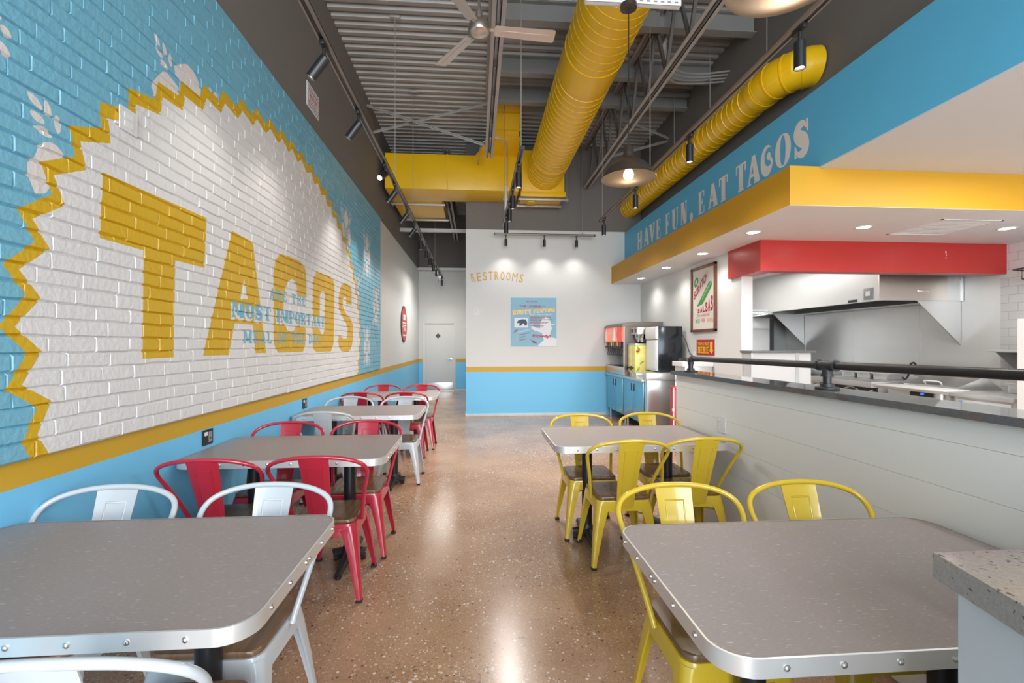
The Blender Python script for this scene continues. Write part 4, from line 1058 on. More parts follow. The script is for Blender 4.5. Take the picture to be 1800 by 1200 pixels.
def chair_proto(m, loc, rz, label, group):
    ms = chair_meshes(m)
    t = thing('metal_armchair', label, 'chair', (*loc, 0), group, rz)
    def put(nm, me, par): 
        o = bpy.data.objects.new(nm, me); COL.objects.link(o); o.parent = par; return o
    put('seat_frame', ms['seat_frame'], t); put('seat_pad', ms['seat_pad'], t); put('back_hoop', ms['back_hoop'], t)
    s_ = put('back_splat', ms['back_splat'], t); put('pressed_panel', ms['pressed_panel'], s_)
    put('stretcher', ms['stretcher'], t); put('stretcher', ms['stretcher2'], t)
    for i in range(4):
        l = put('leg', ms['leg%d' % i], t); put('rubber_foot', ms['foot%d' % i], l)
    return t
PROTO = {}
def chair(col, x, y, far, label, turn=0.0):
    g = {'red': 'red metal armchairs', 'white': 'white metal armchairs', 'yellow': 'yellow metal armchairs'}[col]
    rz = (0.0 if far else PI) + turn
    if col not in PROTO:
        PROTO[col] = chair_proto(M['chair_' + col], (x, y), rz, label, g); return
    dup(PROTO[col], (x, y, 0), rz, label, g)
A_ = ' metal armchair, '
chair('white', -1.50, 1.79, True, 'white' + A_ + 'beyond the nearest left table, close to the mural wall', 0.03)
chair('white', -0.875, 1.775, True, 'white' + A_ + 'beyond the nearest left table on the aisle side', -0.03)
chair('white', -0.835, 1.29, False, 'white' + A_ + 'cut off at the bottom left corner of the photo', 0.0)
chair('red', -1.432, 2.905, False, 'red' + A_ + 'back turned to the viewer near the mural wall, second left table', 0.03)
chair('red', -0.872, 2.927, False, 'red' + A_ + 'back turned to the viewer on the aisle side, second left table', 0.02)
chair('red', -1.43, 3.44, True, 'red' + A_ + 'facing the viewer by the mural wall, second left table', -0.03)
chair('red', -0.839, 3.47, True, 'red' + A_ + 'facing the viewer on the aisle side, second left table', 0.02)
chair('white', -1.375, 4.64, False, 'white' + A_ + 'back turned to the viewer at the third left table', 0.04)
chair('white', -1.427, 5.20, True, 'white' + A_ + 'facing the viewer by the mural wall, third left table')
chair('white', -0.803, 5.152, True, 'white' + A_ + 'facing the viewer on the aisle side, third left table')
chair('red', -1.43, 6.32, False, 'red' + A_ + 'back turned to the viewer near the mural wall, farthest left table')
chair('red', -0.87, 6.30, False, 'red' + A_ + 'back turned to the viewer on the aisle side, farthest left table')
chair('red', -1.36, 6.78, True, 'red' + A_ + 'facing the viewer by the mural wall, farthest left table')
chair('red', -0.80, 6.78, True, 'red' + A_ + 'facing the viewer on the aisle side, farthest left table')
chair('yellow', 0.845, 1.64, True, 'yellow' + A_ + 'beyond the nearest right table on the aisle side', 0.0)
chair('yellow', 1.41, 1.64, True, 'yellow' + A_ + 'beyond the nearest right table beside the half wall')
chair('yellow', 0.97, 3.205, False, 'yellow' + A_ + 'back turned to the viewer on the aisle side, farther right table', 0.0)
chair('yellow', 1.485, 3.25, False, 'yellow' + A_ + 'back turned to the viewer beside the half wall, farther right table', -0.02)
chair('yellow', 0.885, 3.665, True, 'yellow' + A_ + 'facing the viewer on the aisle side, farther right table')
chair('yellow', 1.49, 3.70, True, 'yellow' + A_ + 'facing the viewer beside the half wall, farther right table')

# ================================================================== HALF WALL, RAIL, FRONT COUNTER
HW0, HW1 = 0.86, 4.11
b = MB().box(1.806, 1.96, HW0, HW1 - 0.004, 0, 1.178, 0)
z = 0.0
for z0, z1 in ((0.012, 0.18), (0.18, 0.36), (0.36, 0.54), (0.54, 0.72), (0.72, 0.90), (0.90, 1.08), (1.08, 1.178)):
    b.box(1.795, 1.808, HW0, HW1, z0 + 0.0006, z1 - 0.0006, 0)
b.box(1.7945, 1.962, HW1 - 0.012, HW1 + 0.006, 0, 1.178, 0)
hw = struct('wall_half', b, M['halfwall'], origin0=True, smooth=0)
tag(hw, 'low grey shiplap half wall on the right', None)
o = MB().box(1.758, 2.0, HW0 - 0.03, HW1 + 0.045, 1.18, 1.211).build('stone_countertop', M['slab'], bevel=0.0012, bseg=1)
tag(o, 'dark polished stone cap along the top of the half wall', 'countertop')
t = thing('pipe_handrail', 'black pipe handrail standing on the dark stone cap', 'handrail', (1.87, 2.5, 1.211))
y1, y2, y3 = 3.99, 2.385, 0.95
zr = lambda y: 1.345 - 0.008 * (y - 1.5)
for ya, yb_ in ((y1 - 0.03, y2 + 0.06), (y2 - 0.06, y3)):
    MB().cyl((1.87, ya, zr(ya)), (1.87, yb_, zr(yb_)), 0.0205, 20).build('rail_pipe', M['black_metal'], t)
for y in (y2, y3, y1):
    MB().cyl((1.87, y, 1.22), (1.87, y, zr(y) - 0.015), 0.0205, 20).build('post', M['black_metal'], t)
    MB().lathe([(0.0, 0.0), (0.056, 0.0), (0.058, 0.004), (0.056, 0.011), (0.034, 0.014), (0.031, 0.030), (0.024, 0.032), (0.0, 0.032)], (1.87, y, 1.211), 32).build('flange', M['black_iron'], t, recalc=False)
MB().cyl((1.87, y2 - 0.062, zr(y2)), (1.87, y2 + 0.062, zr(y2)), 0.0255, 20).cyl((1.87, y2, zr(y2)), (1.87, y2, zr(y2) - 0.055), 0.0255, 20)\
    .cyl((1.87, y2 - 0.066, zr(y2)), (1.87, y2 - 0.052, zr(y2)), 0.030, 20).cyl((1.87, y2 + 0.052, zr(y2)), (1.87, y2 + 0.066, zr(y2)), 0.030, 20).cyl((1.87, y2, zr(y2) - 0.06), (1.87, y2, zr(y2) - 0.046), 0.030, 20).build('tee_fitting', M['black_iron'], t)
MB().tube([(1.87, y1, zr(y1) - 0.05), (1.87, y1 + 0.0, zr(y1) - 0.022), (1.87, y1 - 0.006, zr(y1) - 0.008), (1.87, y1 - 0.022, zr(y1)), (1.87, y1 - 0.05, zr(y1))], 0.0265, 18).build('elbow_fitting', M['black_iron'], t)
def plate(name, label, fn, w_, h_, m, cover, kind='outlet'):
    """cover plate built in (a, b, depth) local axes mapped by fn"""
    t = thing(name, label, kind, fn(0, 0, 0))
    b = MB()
    b.prism(rrect(-w_ / 2, w_ / 2, -h_ / 2, h_ / 2, 0.006, 3), 0.0, 0.006, 0, fn)
    b.build('cover_plate', m, t)
    for p in cover:
        x0, x1, y0, y1, mm, nm = p
        MB().prism(rrect(x0, x1, y0, y1, 0.002, 2), 0.006, 0.0085, 0, fn).build(nm, mm, t)
    return t
plate('wall_outlet', 'white two gang outlet on the grey half wall above the table', lambda a, b_, d: (1.795 - d, 3.33 - a, 0.863 + b_), 0.118, 0.118, M['white_plastic'],
      [(-0.045, -0.012, -0.035, 0.035, M['white_plastic'], 'receptacle'), (0.012, 0.045, -0.035, 0.035, M['white_plastic'], 'switch'), (-0.034, -0.030, 0.010, 0.022, M['black_plastic'], 'socket_slot'), (-0.026, -0.022, 0.010, 0.022, M['black_plastic'], 'socket_slot'), (-0.034, -0.030, -0.022, -0.010, M['black_plastic'], 'socket_slot')])
for y, lab in ((3.263, 'black square outlet on the blue wall above the second left table'), (5.037, 'black outlet on the blue wall above the third left table')):
    plate('wall_outlet', lab, lambda a, b_, d: (XL + d, y + a, 0.838 + b_), 0.12, 0.10, M['black_plastic'],
          [(-0.04, -0.008, 0.012, 0.036, M['white_plastic'], 'socket_sticker'), (0.006, 0.046, -0.034, 0.034, M['grey_plastic'], 'receptacle'), (0.018, 0.034, -0.012, -0.004, M['rubber'], 'socket_slot')])
plate('wall_outlet', 'white outlet on the brick mural at the zigzag border', lambda a, b_, d: (-1.735 + d, 2.50 + a, 2.565 + b_), 0.12, 0.115, M['mural_white'],
      [(-0.03, 0.03, 0.006, 0.036, M['white_plastic'], 'receptacle'), (-0.03, 0.03, -0.036, -0.006, M['white_plastic'], 'receptacle')])
plate('thermostat', 'small white thermostat on the back wall left of the blue poster', lambda a, b_, d: (0.017 + a, YB - d, 2.098 + b_), 0.085, 0.11, M['white_plastic'],
      [(-0.02, 0.02, -0.03, 0.04, M['skirting'], 'display')], 'thermostat')
o = MB().box(XL, XL + 0.025, 7.62, 7.66, 0.50, 0.62).build('wall_hook_plate', M['white_plastic'], bevel=0.003)
tag(o, 'tiny white plate on the blue wall near the farthest red chairs', 'plate')

P0, P1 = Vector((0.856, 0.826)), Vector((0.60, -0.32))
t = thing('front_counter', 'white service counter with speckled stone top at the lower right corner', 'counter', (1.3, 0.3, 0))
MB().prism([(P0.x, P0.y), (P1.x, P1.y), (2.1, P1.y), (2.1, P0.y)], 1.012, 1.06).build('stone_top', M['stone'], t, bevel=0.004)
MB().prism([(P0.x + .028, P0.y - .022), (P1.x + .03, P1.y + .03), (2.08, P1.y + .03), (2.08, P0.y - .022)], 0.0, 1.012).build('cabinet_body', M['counter_white'], t, bevel=0.003)

# ================================================================== SIGNS
def sign_frame(fn):
    """fn maps (a in 0..1, b in 0..1, depth) to 3D"""
    return fn
# arched RESTROOMS lettering on the back wall
b = MB(); s_ = 'RESTROOMS'; x0, x1, n = -0.083, 0.945, len(s_)
cx_, Rr = (x0 + x1) / 2, 2.55
Wd = {'M': 1.3}
adv = [Wd.get(c, 1.0) for c in s_]; tot = sum(adv) + 0.42 * (n - 1); x = 0
for c, a in zip(s_, adv):
    mid = (x + a / 2) / tot; th = (mid - 0.5) * (x1 - x0) / Rr; wch = a / tot * (x1 - x0)
    def fn(p, q, th=th, wch=wch):
        lx, lz = (p - 0.5) * wch, q * 0.175
        return (cx_ + (Rr + lz) * math.sin(th) + lx * math.cos(th), YB - 0.003, 2.748 - Rr + (Rr + lz) * math.cos(th) - lx * math.sin(th))
    text_on(b, c, fn, bold=0.0 if c == 'M' else 0.012)
    x += a + 0.42
o = b.build('restrooms_lettering', M['letter_gold'], recalc=False, smooth=0)
tag(o, 'arched gold RESTROOMS lettering on the pale back wall', 'lettering')

# blue poster on the back wall
PX0, PX1, PZ0, PZ1 = 0.707, 1.638, 1.412, 2.397
t = thing('wall_poster', 'square light blue poster with cowboy hat figure on the back wall', 'poster', ((PX0 + PX1) / 2, YB, PZ0))
MB().box(PX0, PX1, YB - 0.012, YB, PZ0, PZ1).build('board', M['poster_blue'], t, smooth=0)
W_, H_ = PX1 - PX0, PZ1 - PZ0
pf = lambda d=0.0135: (lambda a, b_: (PX0 + a * W_, YB - d, PZ0 + b_ * H_))
def rot_map(x0, y0, x1, y1, h, base, shear=True):
    """text box whose baseline runs from (x0,y0) to (x1,y1) in poster units"""
    return lambda a, b_: base(x0 + (x1 - x0) * a - (0 if shear else 0), y0 + (y1 - y0) * a + h * b_)
b = MB()
# figure: broad hat, shoulders
shape_on(b, [[[(1.0, 0.47), (0.93, 0.44), (0.88, 0.435), (0.90, 0.36), (0.86, 0.28), (0.88, 0.19), (0.95, 0.17), (1.0, 0.16), (1.0, 0), (0.58, 0), (0.64, 0.06), (0.72, 0.12), (0.70, 0.2), (0.68, 0.27), (0.60, 0.30), (0.52, 0.32), (0.45, 0.36), (0.42, 0.42), (0.45, 0.46), (0.50, 0.41), (0.56, 0.38), (0.64, 0.37), (0.65, 0.50), (0.69, 0.57), (0.76, 0.61), (0.83, 0.57), (0.87, 0.50), (0.88, 0.455), (0.94, 0.46), (1.0, 0.47)]]], pf())
for k, z in enumerate((0.638,)): text_on(b, 'RUSTY HAS A DREAM.', rot_map(0.42, z, 0.90, z + 0.003, 0.028, pf(0.0145)), bold=0.02)
text_on(b, 'CHEERS FOR', rot_map(0.15, 0.275, 0.43, 0.335, 0.025, pf(0.0145)))
shape_on(b, [[rrect(0.075, 0.375, 0.385, 0.585, 0.005, 2)]], pf(0.014))
b.build('white_figure_and_lettering', M['poster_white'], t, recalc=False, smooth=0)
b = MB()
text_on(b, 'THE LEGEND', rot_map(0.18, 0.803, 0.68, 0.797, 0.042, pf(0.0145)), bold=0.03)
text_on(b, 'OF', rot_map(0.70, 0.803, 0.765, 0.803, 0.032, pf(0.0145)))
text_on(b, 'EST. IN 2010', rot_map(0.34, 0.905, 0.58, 0.905, 0.028, pf(0.0145)), bold=0.02)
for i, (x0, x1, z) in enumerate(((.42, .87, .595), (.42, .75, .573), (.42, .93, .543), (.42, .68, .521), (.42, .83, .488), (.42, .79, .466), (.42, .72, .412), (.42, .70, .392))):
    k = 0; x = x0; rn = random.Random(i)
    while x < x1:
        w2 = rn.uniform(0.03, 0.08); b.add([pf(0.0146)(x, z), pf(0.0146)(min(x1, x + w2), z), pf(0.0146)(min(x1, x + w2), z + .011), pf(0.0146)(x, z + .011)], [(0, 1, 2, 3)]); x += w2 + 0.012
for i, tx in enumerate(('BREAKFAST!', 'LUNCH!', 'DINNER!')):
    text_on(b, tx, rot_map(0.185, 0.215 - i * 0.055, 0.185 + (0.23, 0.13, 0.15)[i], 0.25 - i * 0.055 + (0.02, 0, 0)[i], 0.026, pf(0.0145)), bold=0.02)
for P in ([(0.06, 0.27), (0.09, 0.29), (0.13, 0.31), (0.15, 0.345), (0.11, 0.335), (0.075, 0.31)], [(0.41, 0.155), (0.425, 0.15), (0.46, 0.12), (0.50, 0.115), (0.54, 0.085), (0.58, 0.055), (0.52, 0.06), (0.47, 0.075), (0.455, 0.11)]):
    shape_on(b, [[P]], pf(0.0146))
b.build('crimson_lettering', M['sign_crimson'], t, recalc=False, smooth=0)
b = MB(); shadow_b = MB()
for g, x0, x1, z0, z1, dz in ((slab_word('RUSTY', 0, 1, 0, 1, s=0.36, h=0.12, t=0.2, gap=0.1), 0.05, 0.46, 0.655, 0.745, 0.02), (slab_word('FENTON', 0, 1, 0, 1, s=0.36, h=0.12, t=0.2, gap=0.1), 0.50, 0.975, 0.690, 0.760, 0.03)):
    shape_on(b, g, lambda a, q: pf(0.0155)(x0 + a * (x1 - x0), z0 + a * dz + q * (z1 - z0)))
    shape_on(shadow_b, g, lambda a, q: pf(0.0148)(x0 + a * (x1 - x0) - 0.012, z0 + a * dz + q * (z1 - z0) - 0.010))
for i in range(3): shape_on(b, [[ell(0.14, 0.212 - i * 0.055, 0.013, 0.013, 10)]], pf(0.0146))
b.build('gold_lettering', M['sign_yellow'], t, recalc=False, smooth=0)
shadow_b.build('lettering_shadow', M['poster_white'], t, recalc=False, smooth=0)
b = MB(); text_on(b, 'Howdy!', rot_map(0.475, 0.165, 0.87, 0.155, 0.085, pf(0.0155)), bold=0.045)
b.build('greeting', M['sign_red'], t, recalc=False, smooth=0)
b = MB(); shape_on(b, [[[(0.12, 0.48), (0.16, 0.53), (0.24, 0.555), (0.32, 0.55), (0.355, 0.50), (0.35, 0.44), (0.30, 0.42), (0.29, 0.47), (0.25, 0.46), (0.22, 0.42), (0.17, 0.42), (0.20, 0.47)]]], pf(0.0152))
b.build('photo_print', M['poster_navy'], t, recalc=False, smooth=0)

# framed salsa poster on the right wall (plane x = XR, a runs toward the viewer)
fy0, fy1, fz0, fz1 = 7.19, 6.43, 1.637, 2.622
t = thing('framed_poster', 'walnut framed poster with a green bottle reading SCRATCH SALSAS', 'poster', (XR, 6.81, fz0))
b = MB(); k = 0.04
for q in ((fy1, fy0, fz0, fz0 + k), (fy1, fy0, fz1 - k, fz1), (fy1, fy1 + k, fz0, fz1), (fy0 - k, fy0, fz0, fz1)): b.box(XR - 0.035, XR, *q)
b.build('frame', M['wood_frame'], t, bevel=0.003)
MB().box(XR - 0.015, XR - 0.004, fy1 + k, fy0 - k, fz0 + k, fz1 - k).build('paper', M['paper'], t, smooth=0)
iy0, iy1, iz0, iz1 = fy0 - k, fy1 + k, fz0 + k, fz1 - k
sf = lambda d=0.0165: (lambda a, q: (XR - d, iy0 + (iy1 - iy0) * a, iz0 + (iz1 - iz0) * q))
b = MB()
for i, ch in enumerate('SCRATCH'):
    a = i / 7; x = 0.06 + a * 0.62; z = 0.495 + a * 0.32; h = 0.14
    text_on(b, ch, lambda p, q: sf()(x + p * 0.085, z + p * 0.042 + q * h), bold=0.05)
b.build('upper_lettering', M['sign_red'], t, recalc=False, smooth=0)
b = MB()
for i, ch in enumerate('SALSAS'):
    a = i / 6; x = 0.24 + a * 0.70; h = (0.07, 0.09, 0.105, 0.16, 0.20, 0.25)[i]
    text_on(b, ch, lambda p, q: sf()(x + p * 0.105, 0.272 + a * 0.012 + q * h), bold=0.05)
text_on(b, 'TEN VARIETIES', lambda p, q: sf()(0.22 + p * 0.56, 0.215 + q * 0.03))
b.build('lower_lettering', M['sign_red'], t, recalc=False, smooth=0)
b = MB()
shape_on(b, [[[(0.36, 0.49), (0.47, 0.415), (0.86, 0.67), (0.89, 0.72), (0.86, 0.755), (0.80, 0.765), (0.74, 0.75)]], [[(0.36, 0.49), (0.20, 0.39), (0.23, 0.385), (0.47, 0.415)]], [[(0.12, 0.37), (0.16, 0.36), (0.18, 0.31), (0.15, 0.34)]], [ell(0.17, 0.80, 0.11, 0.075, 20, 2, 0.5), ell(0.17, 0.80, 0.05, 0.035, 14, 2, 0.5)]], sf())
b.build('green_bottle', M['sign_green'], t, recalc=False, smooth=0)
b = MB(); shape_on(b, [[[(0.43, 0.50), (0.46, 0.49), (0.80, 0.715), (0.77, 0.725)]], [ell(0.83, 0.735, 0.04, 0.02, 12, 2, 0.6)]], sf(0.0172)); b.build('bottle_highlight_marks', M['sign_palegreen'], t, recalc=False, smooth=0)
b = MB(); text_on(b, 'TOMATILLO', lambda p, q: sf()(0.11 + p * 0.24, 0.105 + q * 0.075), bold=0.02); b.build('green_lettering', M['sign_palegreen'], t, recalc=False, smooth=0)
b = MB(); text_on(b, 'ROJA', lambda p, q: sf()(0.43 + p * 0.15, 0.105 + q * 0.075), bold=0.02)
for q in (0.205, 0.255): b.add([sf()(0.10, q), sf()(0.94, q), sf()(0.94, q + .003), sf()(0.10, q + .003)], [(0, 1, 2, 3)])
b.build('pink_lettering', M['sign_pink'], t, recalc=False, smooth=0)
b = MB(); text_on(b, 'HABANERO', lambda p, q: sf()(0.66 + p * 0.28, 0.105 + q * 0.075), bold=0.02); b.build('peach_lettering', M['sign_peach'], t, recalc=False, smooth=0)

# red sign under the frame
gy0, gy1, gz0, gz1 = 7.03, 6.50, 1.29, 1.52
t = thing('wall_sign', 'small red sign with yellow lettering TRASH & TRAYS HERE and an arrow', 'sign', (XR, 6.76, gz0))
MB().box(XR - 0.012, XR, gy1, gy0, gz0, gz1).build('board', M['sign_red'], t, smooth=0)
gf = lambda a, q: (XR - 0.0135, gy0 + (gy1 - gy0) * a, gz0 + (gz1 - gz0) * q)
b = MB()
text_on(b, 'TRASH & TRAYS', lambda p, q: gf(0.06 + p * 0.68, 0.62 + q * 0.22), bold=0.03)
shape_on(b, slab_word('HERE', 0, 1, 0, 1, s=0.32, h=0.14, t=0.2, gap=0.1), lambda p, q: gf(0.08 + p * 0.64, 0.12 + q * 0.42))
shape_on(b, [[[(0.79, 0.85), (0.93, 0.85), (0.93, 0.34), (0.98, 0.34), (0.86, 0.10), (0.74, 0.34), (0.79, 0.34)]]], gf)
b.build('lettering', M['sign_yellow'], t, recalc=False, smooth=0)

# oval sign on the far left wall
t = thing('oval_sign', 'red oval sign with dark border on the far left wall', 'sign', (XL, 11.75, 1.5))
of = lambda d: (lambda a, q: (XL + d, 11.75 + a, 1.945 + q))
MB().prism(ell(0, 0, 0.455, 0.445, 48), 0.0, 0.018, 0, lambda a, q, z: (XL + z, 11.75 + a, 1.945 + q)).build('board', M['oval_border'], t)
MB().prism(ell(0, 0, 0.41, 0.41, 48), 0.018, 0.020, 0, lambda a, q, z: (XL + z, 11.75 + a, 1.945 + q)).build('red_face', M['oval_red'], t)
b = MB()
for x0, x1, z0, z1 in ((-0.15, 0.20, 0.10, 0.235), (-0.27, 0.33, 0.015, 0.042), (-0.22, 0.28, -0.05, -0.018), (-0.30, -0.12, -0.085, -0.06), (-0.08, -0.02, -0.17, -0.07), (0.05, 0.11, -0.17, -0.07), (0.17, 0.27, -0.18, -0.09), (-0.22, 0.22, -0.29, -0.255)):
    b.prism([(x0, z0), (x1, z0), (x1, z1), (x0, z1)], 0.020, 0.0215, 0, lambda a, q, z: (XL + z, 11.75 + a, 1.945 + q))
b.build('pale_panel', M['poster_white'], t, smooth=0)
# small striped notice on the dark upper wall
ny0, ny1, nz0, nz1 = 5.10, 5.47, 3.965, 4.22
t = thing('wall_notice', 'small white notice with red dashed border high on the dark left wall', 'notice', (XL, 5.285, nz0))
MB().box(XL, XL + 0.006, ny0, ny1, nz0, nz1).build('board', M['poster_white'], t, smooth=0)
nf = lambda a, q: (XL + 0.0072, ny0 + (ny1 - ny0) * a, nz0 + (nz1 - nz0) * q)
b = MB()
quad = lambda x0, x1, z0, z1: b.add([nf(x0, z0), nf(x1, z0), nf(x1, z1), nf(x0, z1)], [(0, 1, 2, 3)])
for i in range(11):
    x = 0.06 + i * 0.082; quad(x, x + 0.045, 0.86, 0.93); quad(x, x + 0.045, 0.07, 0.14)
for i in range(6):
    z = 0.19 + i * 0.105; quad(0.05, 0.10, z, z + 0.06); quad(0.90, 0.95, z, z + 0.06)
b.build('red_border', M['sign_red'], t, recalc=False, smooth=0)
b = MB(); quad(0.14, 0.86, 0.72, 0.80); quad(0.14, 0.86, 0.20, 0.26); quad(0.12, 0.17, 0.18, 0.30); quad(0.82, 0.87, 0.68, 0.80); b.build('grey_bar', M['grey_plastic'], t, recalc=False, smooth=0)
b = MB()
for x0, x1, z0, z1 in ((.2, .36, .45, .66), (.4, .56, .45, .66), (.6, .8, .45, .66), (.2, .5, .33, .40), (.54, .8, .33, .40)): quad(x0, x1, z0, z1)
b.build('pink_block', M['sign_pink'], t, recalc=False, smooth=0)

# ================================================================== DRINK STATION
def cabinet(y0, y1, label):
    t = thing('base_cabinet', label, 'cabinet', (3.0, (y0 + y1) / 2, 0), 'drink counter cabinets')
    MB().box(2.69, 3.36, y0, y1, 0.17, 0.84).build('body', M['steel_light'], t, bevel=0.003)
    ym = (y0 + y1) / 2
    for a, c, hy in ((y0 + 0.006, ym - 0.003, ym - 0.075), (ym + 0.003, y1 - 0.006, ym + 0.045)):
        d = MB().box(2.668, 2.690, a, c, 0.18, 0.835).build('cabinet_door', M['reflection_door'], t, bevel=0.003)
        MB().box(2.660, 2.672, hy, hy + 0.03, 0.66, 0.79).build('handle', M['black_plastic'], d, bevel=0.003)
    for yy in (y0 + 0.06, y1 - 0.06):
        for xx in (2.74, 3.30):
            MB().cyl((xx, yy, 0), (xx, yy, 0.17), 0.022, 14).build('leg', M['steel'], t)
cabinet(7.36, 8.40, 'stainless base cabinet with painted blue reflection, nearer the viewer under the drink counter')
cabinet(8.42, 9.48, 'stainless base cabinet with painted blue reflection, at the back wall under the drink counter')
o = MB().box(2.64, 3.385, 7.36, 9.525, 0.842, 0.885).box(3.36, 3.385, 7.36, 9.525, 0.885, 0.96).build('drink_worktop', M['steel'], bevel=0.004)
tag(o, 'stainless worktop over the two drink cabinets', 'worktop')
t = thing('ice_bin_cabinet', 'stainless end cabinet with a raised pale top under the cooler', 'cabinet', (3.03, 7.28, 0))
MB().box(2.68, 3.38, 7.22, 7.335, 0.02, 0.885).build('body', M['steel'], t, bevel=0.004)
MB().box(2.655, 3.385, 7.19, 7.345, 0.885, 1.0).build('raised_top', M['steel_light'], t, bevel=0.008)
MB().box(2.90, 3.385, 7.346, 7.92, 0.89, 1.0).build('raised_shelf', M['steel_light'], t, bevel=0.006)
# soda fountain
t = thing('soda_fountain', 'stainless soda fountain with glowing red panel at the back corner', 'drink machine', (3.0, 8.95, 0.885))
MB().box(2.66, 3.36, 8.312, 8.332, 0.886, 1.80).build('side_panel', M['soda_steel'], t, smooth=0)
MB().box(2.652, 2.662, 8.31, 8.334, 0.886, 1.80).build('panel_edge', M['steel_light'], t, smooth=0)
MB().box(2.95, 3.36, 8.33, 9.48, 0.886, 1.80).build('body', M['steel_light'], t, bevel=0.006)
MB().box(2.70, 2.96, 8.33, 9.48, 1.50, 1.80).build('upper_housing', M['steel_light'], t, bevel=0.01)
prof = [(2.62, 1.79), (2.64, 1.82), (2.70, 1.845), (2.80, 1.855), (3.37, 1.86), (3.37, 1.80), (2.62, 1.775)]
MB().prism(prof, 8.30, 9.49, 0, lambda a, q, z: (a, z, q)).build('top_cover', M['soda_steel'], t)
MB().prism([(2.70, 1.48), (2.64, 1.50), (2.63, 1.64), (2.645, 1.785), (2.70, 1.785)], 8.36, 9.47, 0, lambda a, q, z: (a, z, q)).build('light_panel', M['fountain_pink'], t)
MB().prism([(2.637, 1.50), (2.625, 1.64), (2.638, 1.775), (2.645, 1.775), (2.636, 1.64), (2.645, 1.50)], 8.38, 8.66, 0, lambda a, q, z: (a, z, q)).build('red_panel', M['fountain_red'], t)
for yy in (8.80, 9.32):
    MB().lathe([(0.0, 0), (0.034, 0), (0.036, 0.08), (0.026, 0.11), (0.034, 0.14), (0.02, 0.19), (0.011, 0.23), (0.012, 0.25), (0, 0.25)], (2.622, yy, 1.51), 12).build('bottle_graphic', M['white_plastic'], t, recalc=False)
MB().box(2.626, 2.632, 8.92, 9.2, 1.63, 1.655).build('panel_lettering', M['white_plastic'], t)
MB().box(2.66, 2.95, 8.36, 9.47, 1.385, 1.50).build('valve_housing', M['black_plastic'], t, bevel=0.012)
vc = ['sign_red', 'sign_yellow', 'sign_red', 'tea_green', 'white_plastic', 'sign_green', 'sign_crimson', 'white_plastic']
for i in range(8):
    yy = 8.46 + i * 0.13
    v_ = MB().box(2.635, 2.665, yy, yy + 0.085, 1.385, 1.495).build('valve', M['black_plastic'], t, bevel=0.004)
    MB().box(2.628, 2.637, yy + 0.008, yy + 0.077, 1.42, 1.49).build('flavour_label', M[vc[i]], v_)
    MB().tube([(2.68, yy + .04, 1.385), (2.68, yy + .04, 1.30), (2.665, yy + .04, 1.255), (2.70, yy + .04, 1.235)], 0.006, 6).build('lever', M['black_plastic'], v_)
MB().box(2.655, 2.97, 8.34, 9.48, 0.89, 1.035).build('drip_tray', M['steel'], t, bevel=0.004)
MB().box(2.67, 2.95, 8.36, 9.46, 1.034, 1.040).build('drip_grate', M['black_plastic'], t)
# tea urns and brewer
for i, (yy, lab) in enumerate(((7.99, 'yellow printed tea urn nearer the viewer beside the dark cooler'), (8.19, 'yellow printed tea urn behind the nearer one, beside the soda fountain'))):
    t = thing('tea_urn', lab, 'urn', (2.80, yy, 0.885), 'tea urns')
    MB().box(2.74, 3.05, yy - 0.085, yy + 0.085, 0.885, 0.955).build('stand', M['steel'], t, bevel=0.005)
    u = MB().box(2.72, 3.06, yy - 0.09, yy + 0.09, 0.955, 1.44).build('urn_wrap', M['tea_yellow'], t, bevel=0.012)
    MB().box(2.715, 3.065, yy - 0.095, yy + 0.095, 1.44, 1.465).build('lid', M['steel'], t, bevel=0.006)
    for (cx2, cz2, rx, rz_) in ((3.0, 1.33, .05, .05), (2.765, 1.33, .035, .05)):
        MB().prism(ell(cx2, cz2, rx, rz_, 20), yy - 0.093, yy - 0.0895, 0, lambda a, q, z: (a, z, q)).build('badge', M['sign_yellow'], u)
        MB().prism(ell(cx2, cz2, rx * 0.85, rz_ * 0.42, 20), yy - 0.0945, yy - 0.0925, 0, lambda a, q, z: (a, z, q)).build('badge_band', M['sign_red'], u)
    b = MB()
    for cx2, cz2, a in ((2.78, 1.38, -0.9), (2.84, 1.14, 0.6), (2.98, 1.10, 0.5), (2.77, 1.02, 1.0)): b.prism(ell(cx2, cz2, 0.05, 0.016, 14, 1.7, a), yy - 0.093, yy - 0.0895, 0, lambda p, q, z: (p, z, q))
    for k in range(3): b.prism(rrect(2.90, 3.03, 1.02 - k * .03, 1.036 - k * .03, 0.003, 2), yy - 0.093, yy - 0.0895, 0, lambda p, q, z: (p, z, q))
    b.build('leaf_print', M['tea_green'], u)
    MB().cyl((2.72, yy, 1.04), (2.66, yy, 1.04), 0.014, 12).box(2.665, 2.685, yy - .02, yy + .02, 1.05, 1.075).cyl((2.675, yy, 1.04), (2.675, yy, 1.0), 0.010, 10).build('tap', M['black_plastic'], t)
t = thing('tea_brewer', 'stainless tea brewer with funnels above the yellow urns', 'brewer', (3.1, 8.12, 0.885))
MB().box(3.08, 3.34, 7.95, 8.31, 0.885, 1.74).build('tower', M['steel'], t, bevel=0.006)
MB().box(2.78, 3.10, 7.95, 8.31, 1.62, 1.745).build('brew_head', M['brushed'], t, bevel=0.006)
for yy in (8.05, 8.22):
    MB().lathe([(0.0, 0), (0.028, 0), (0.07, 0.07), (0.075, 0.13), (0.0, 0.13)], (2.90, yy, 1.485), 22).build('funnel', M['chrome'], t, recalc=False)
for yy in (8.02, 8.2): MB().box(2.775, 2.782, yy, yy + .07, 1.66, 1.72).build('switch_panel', M['black_plastic'], t)
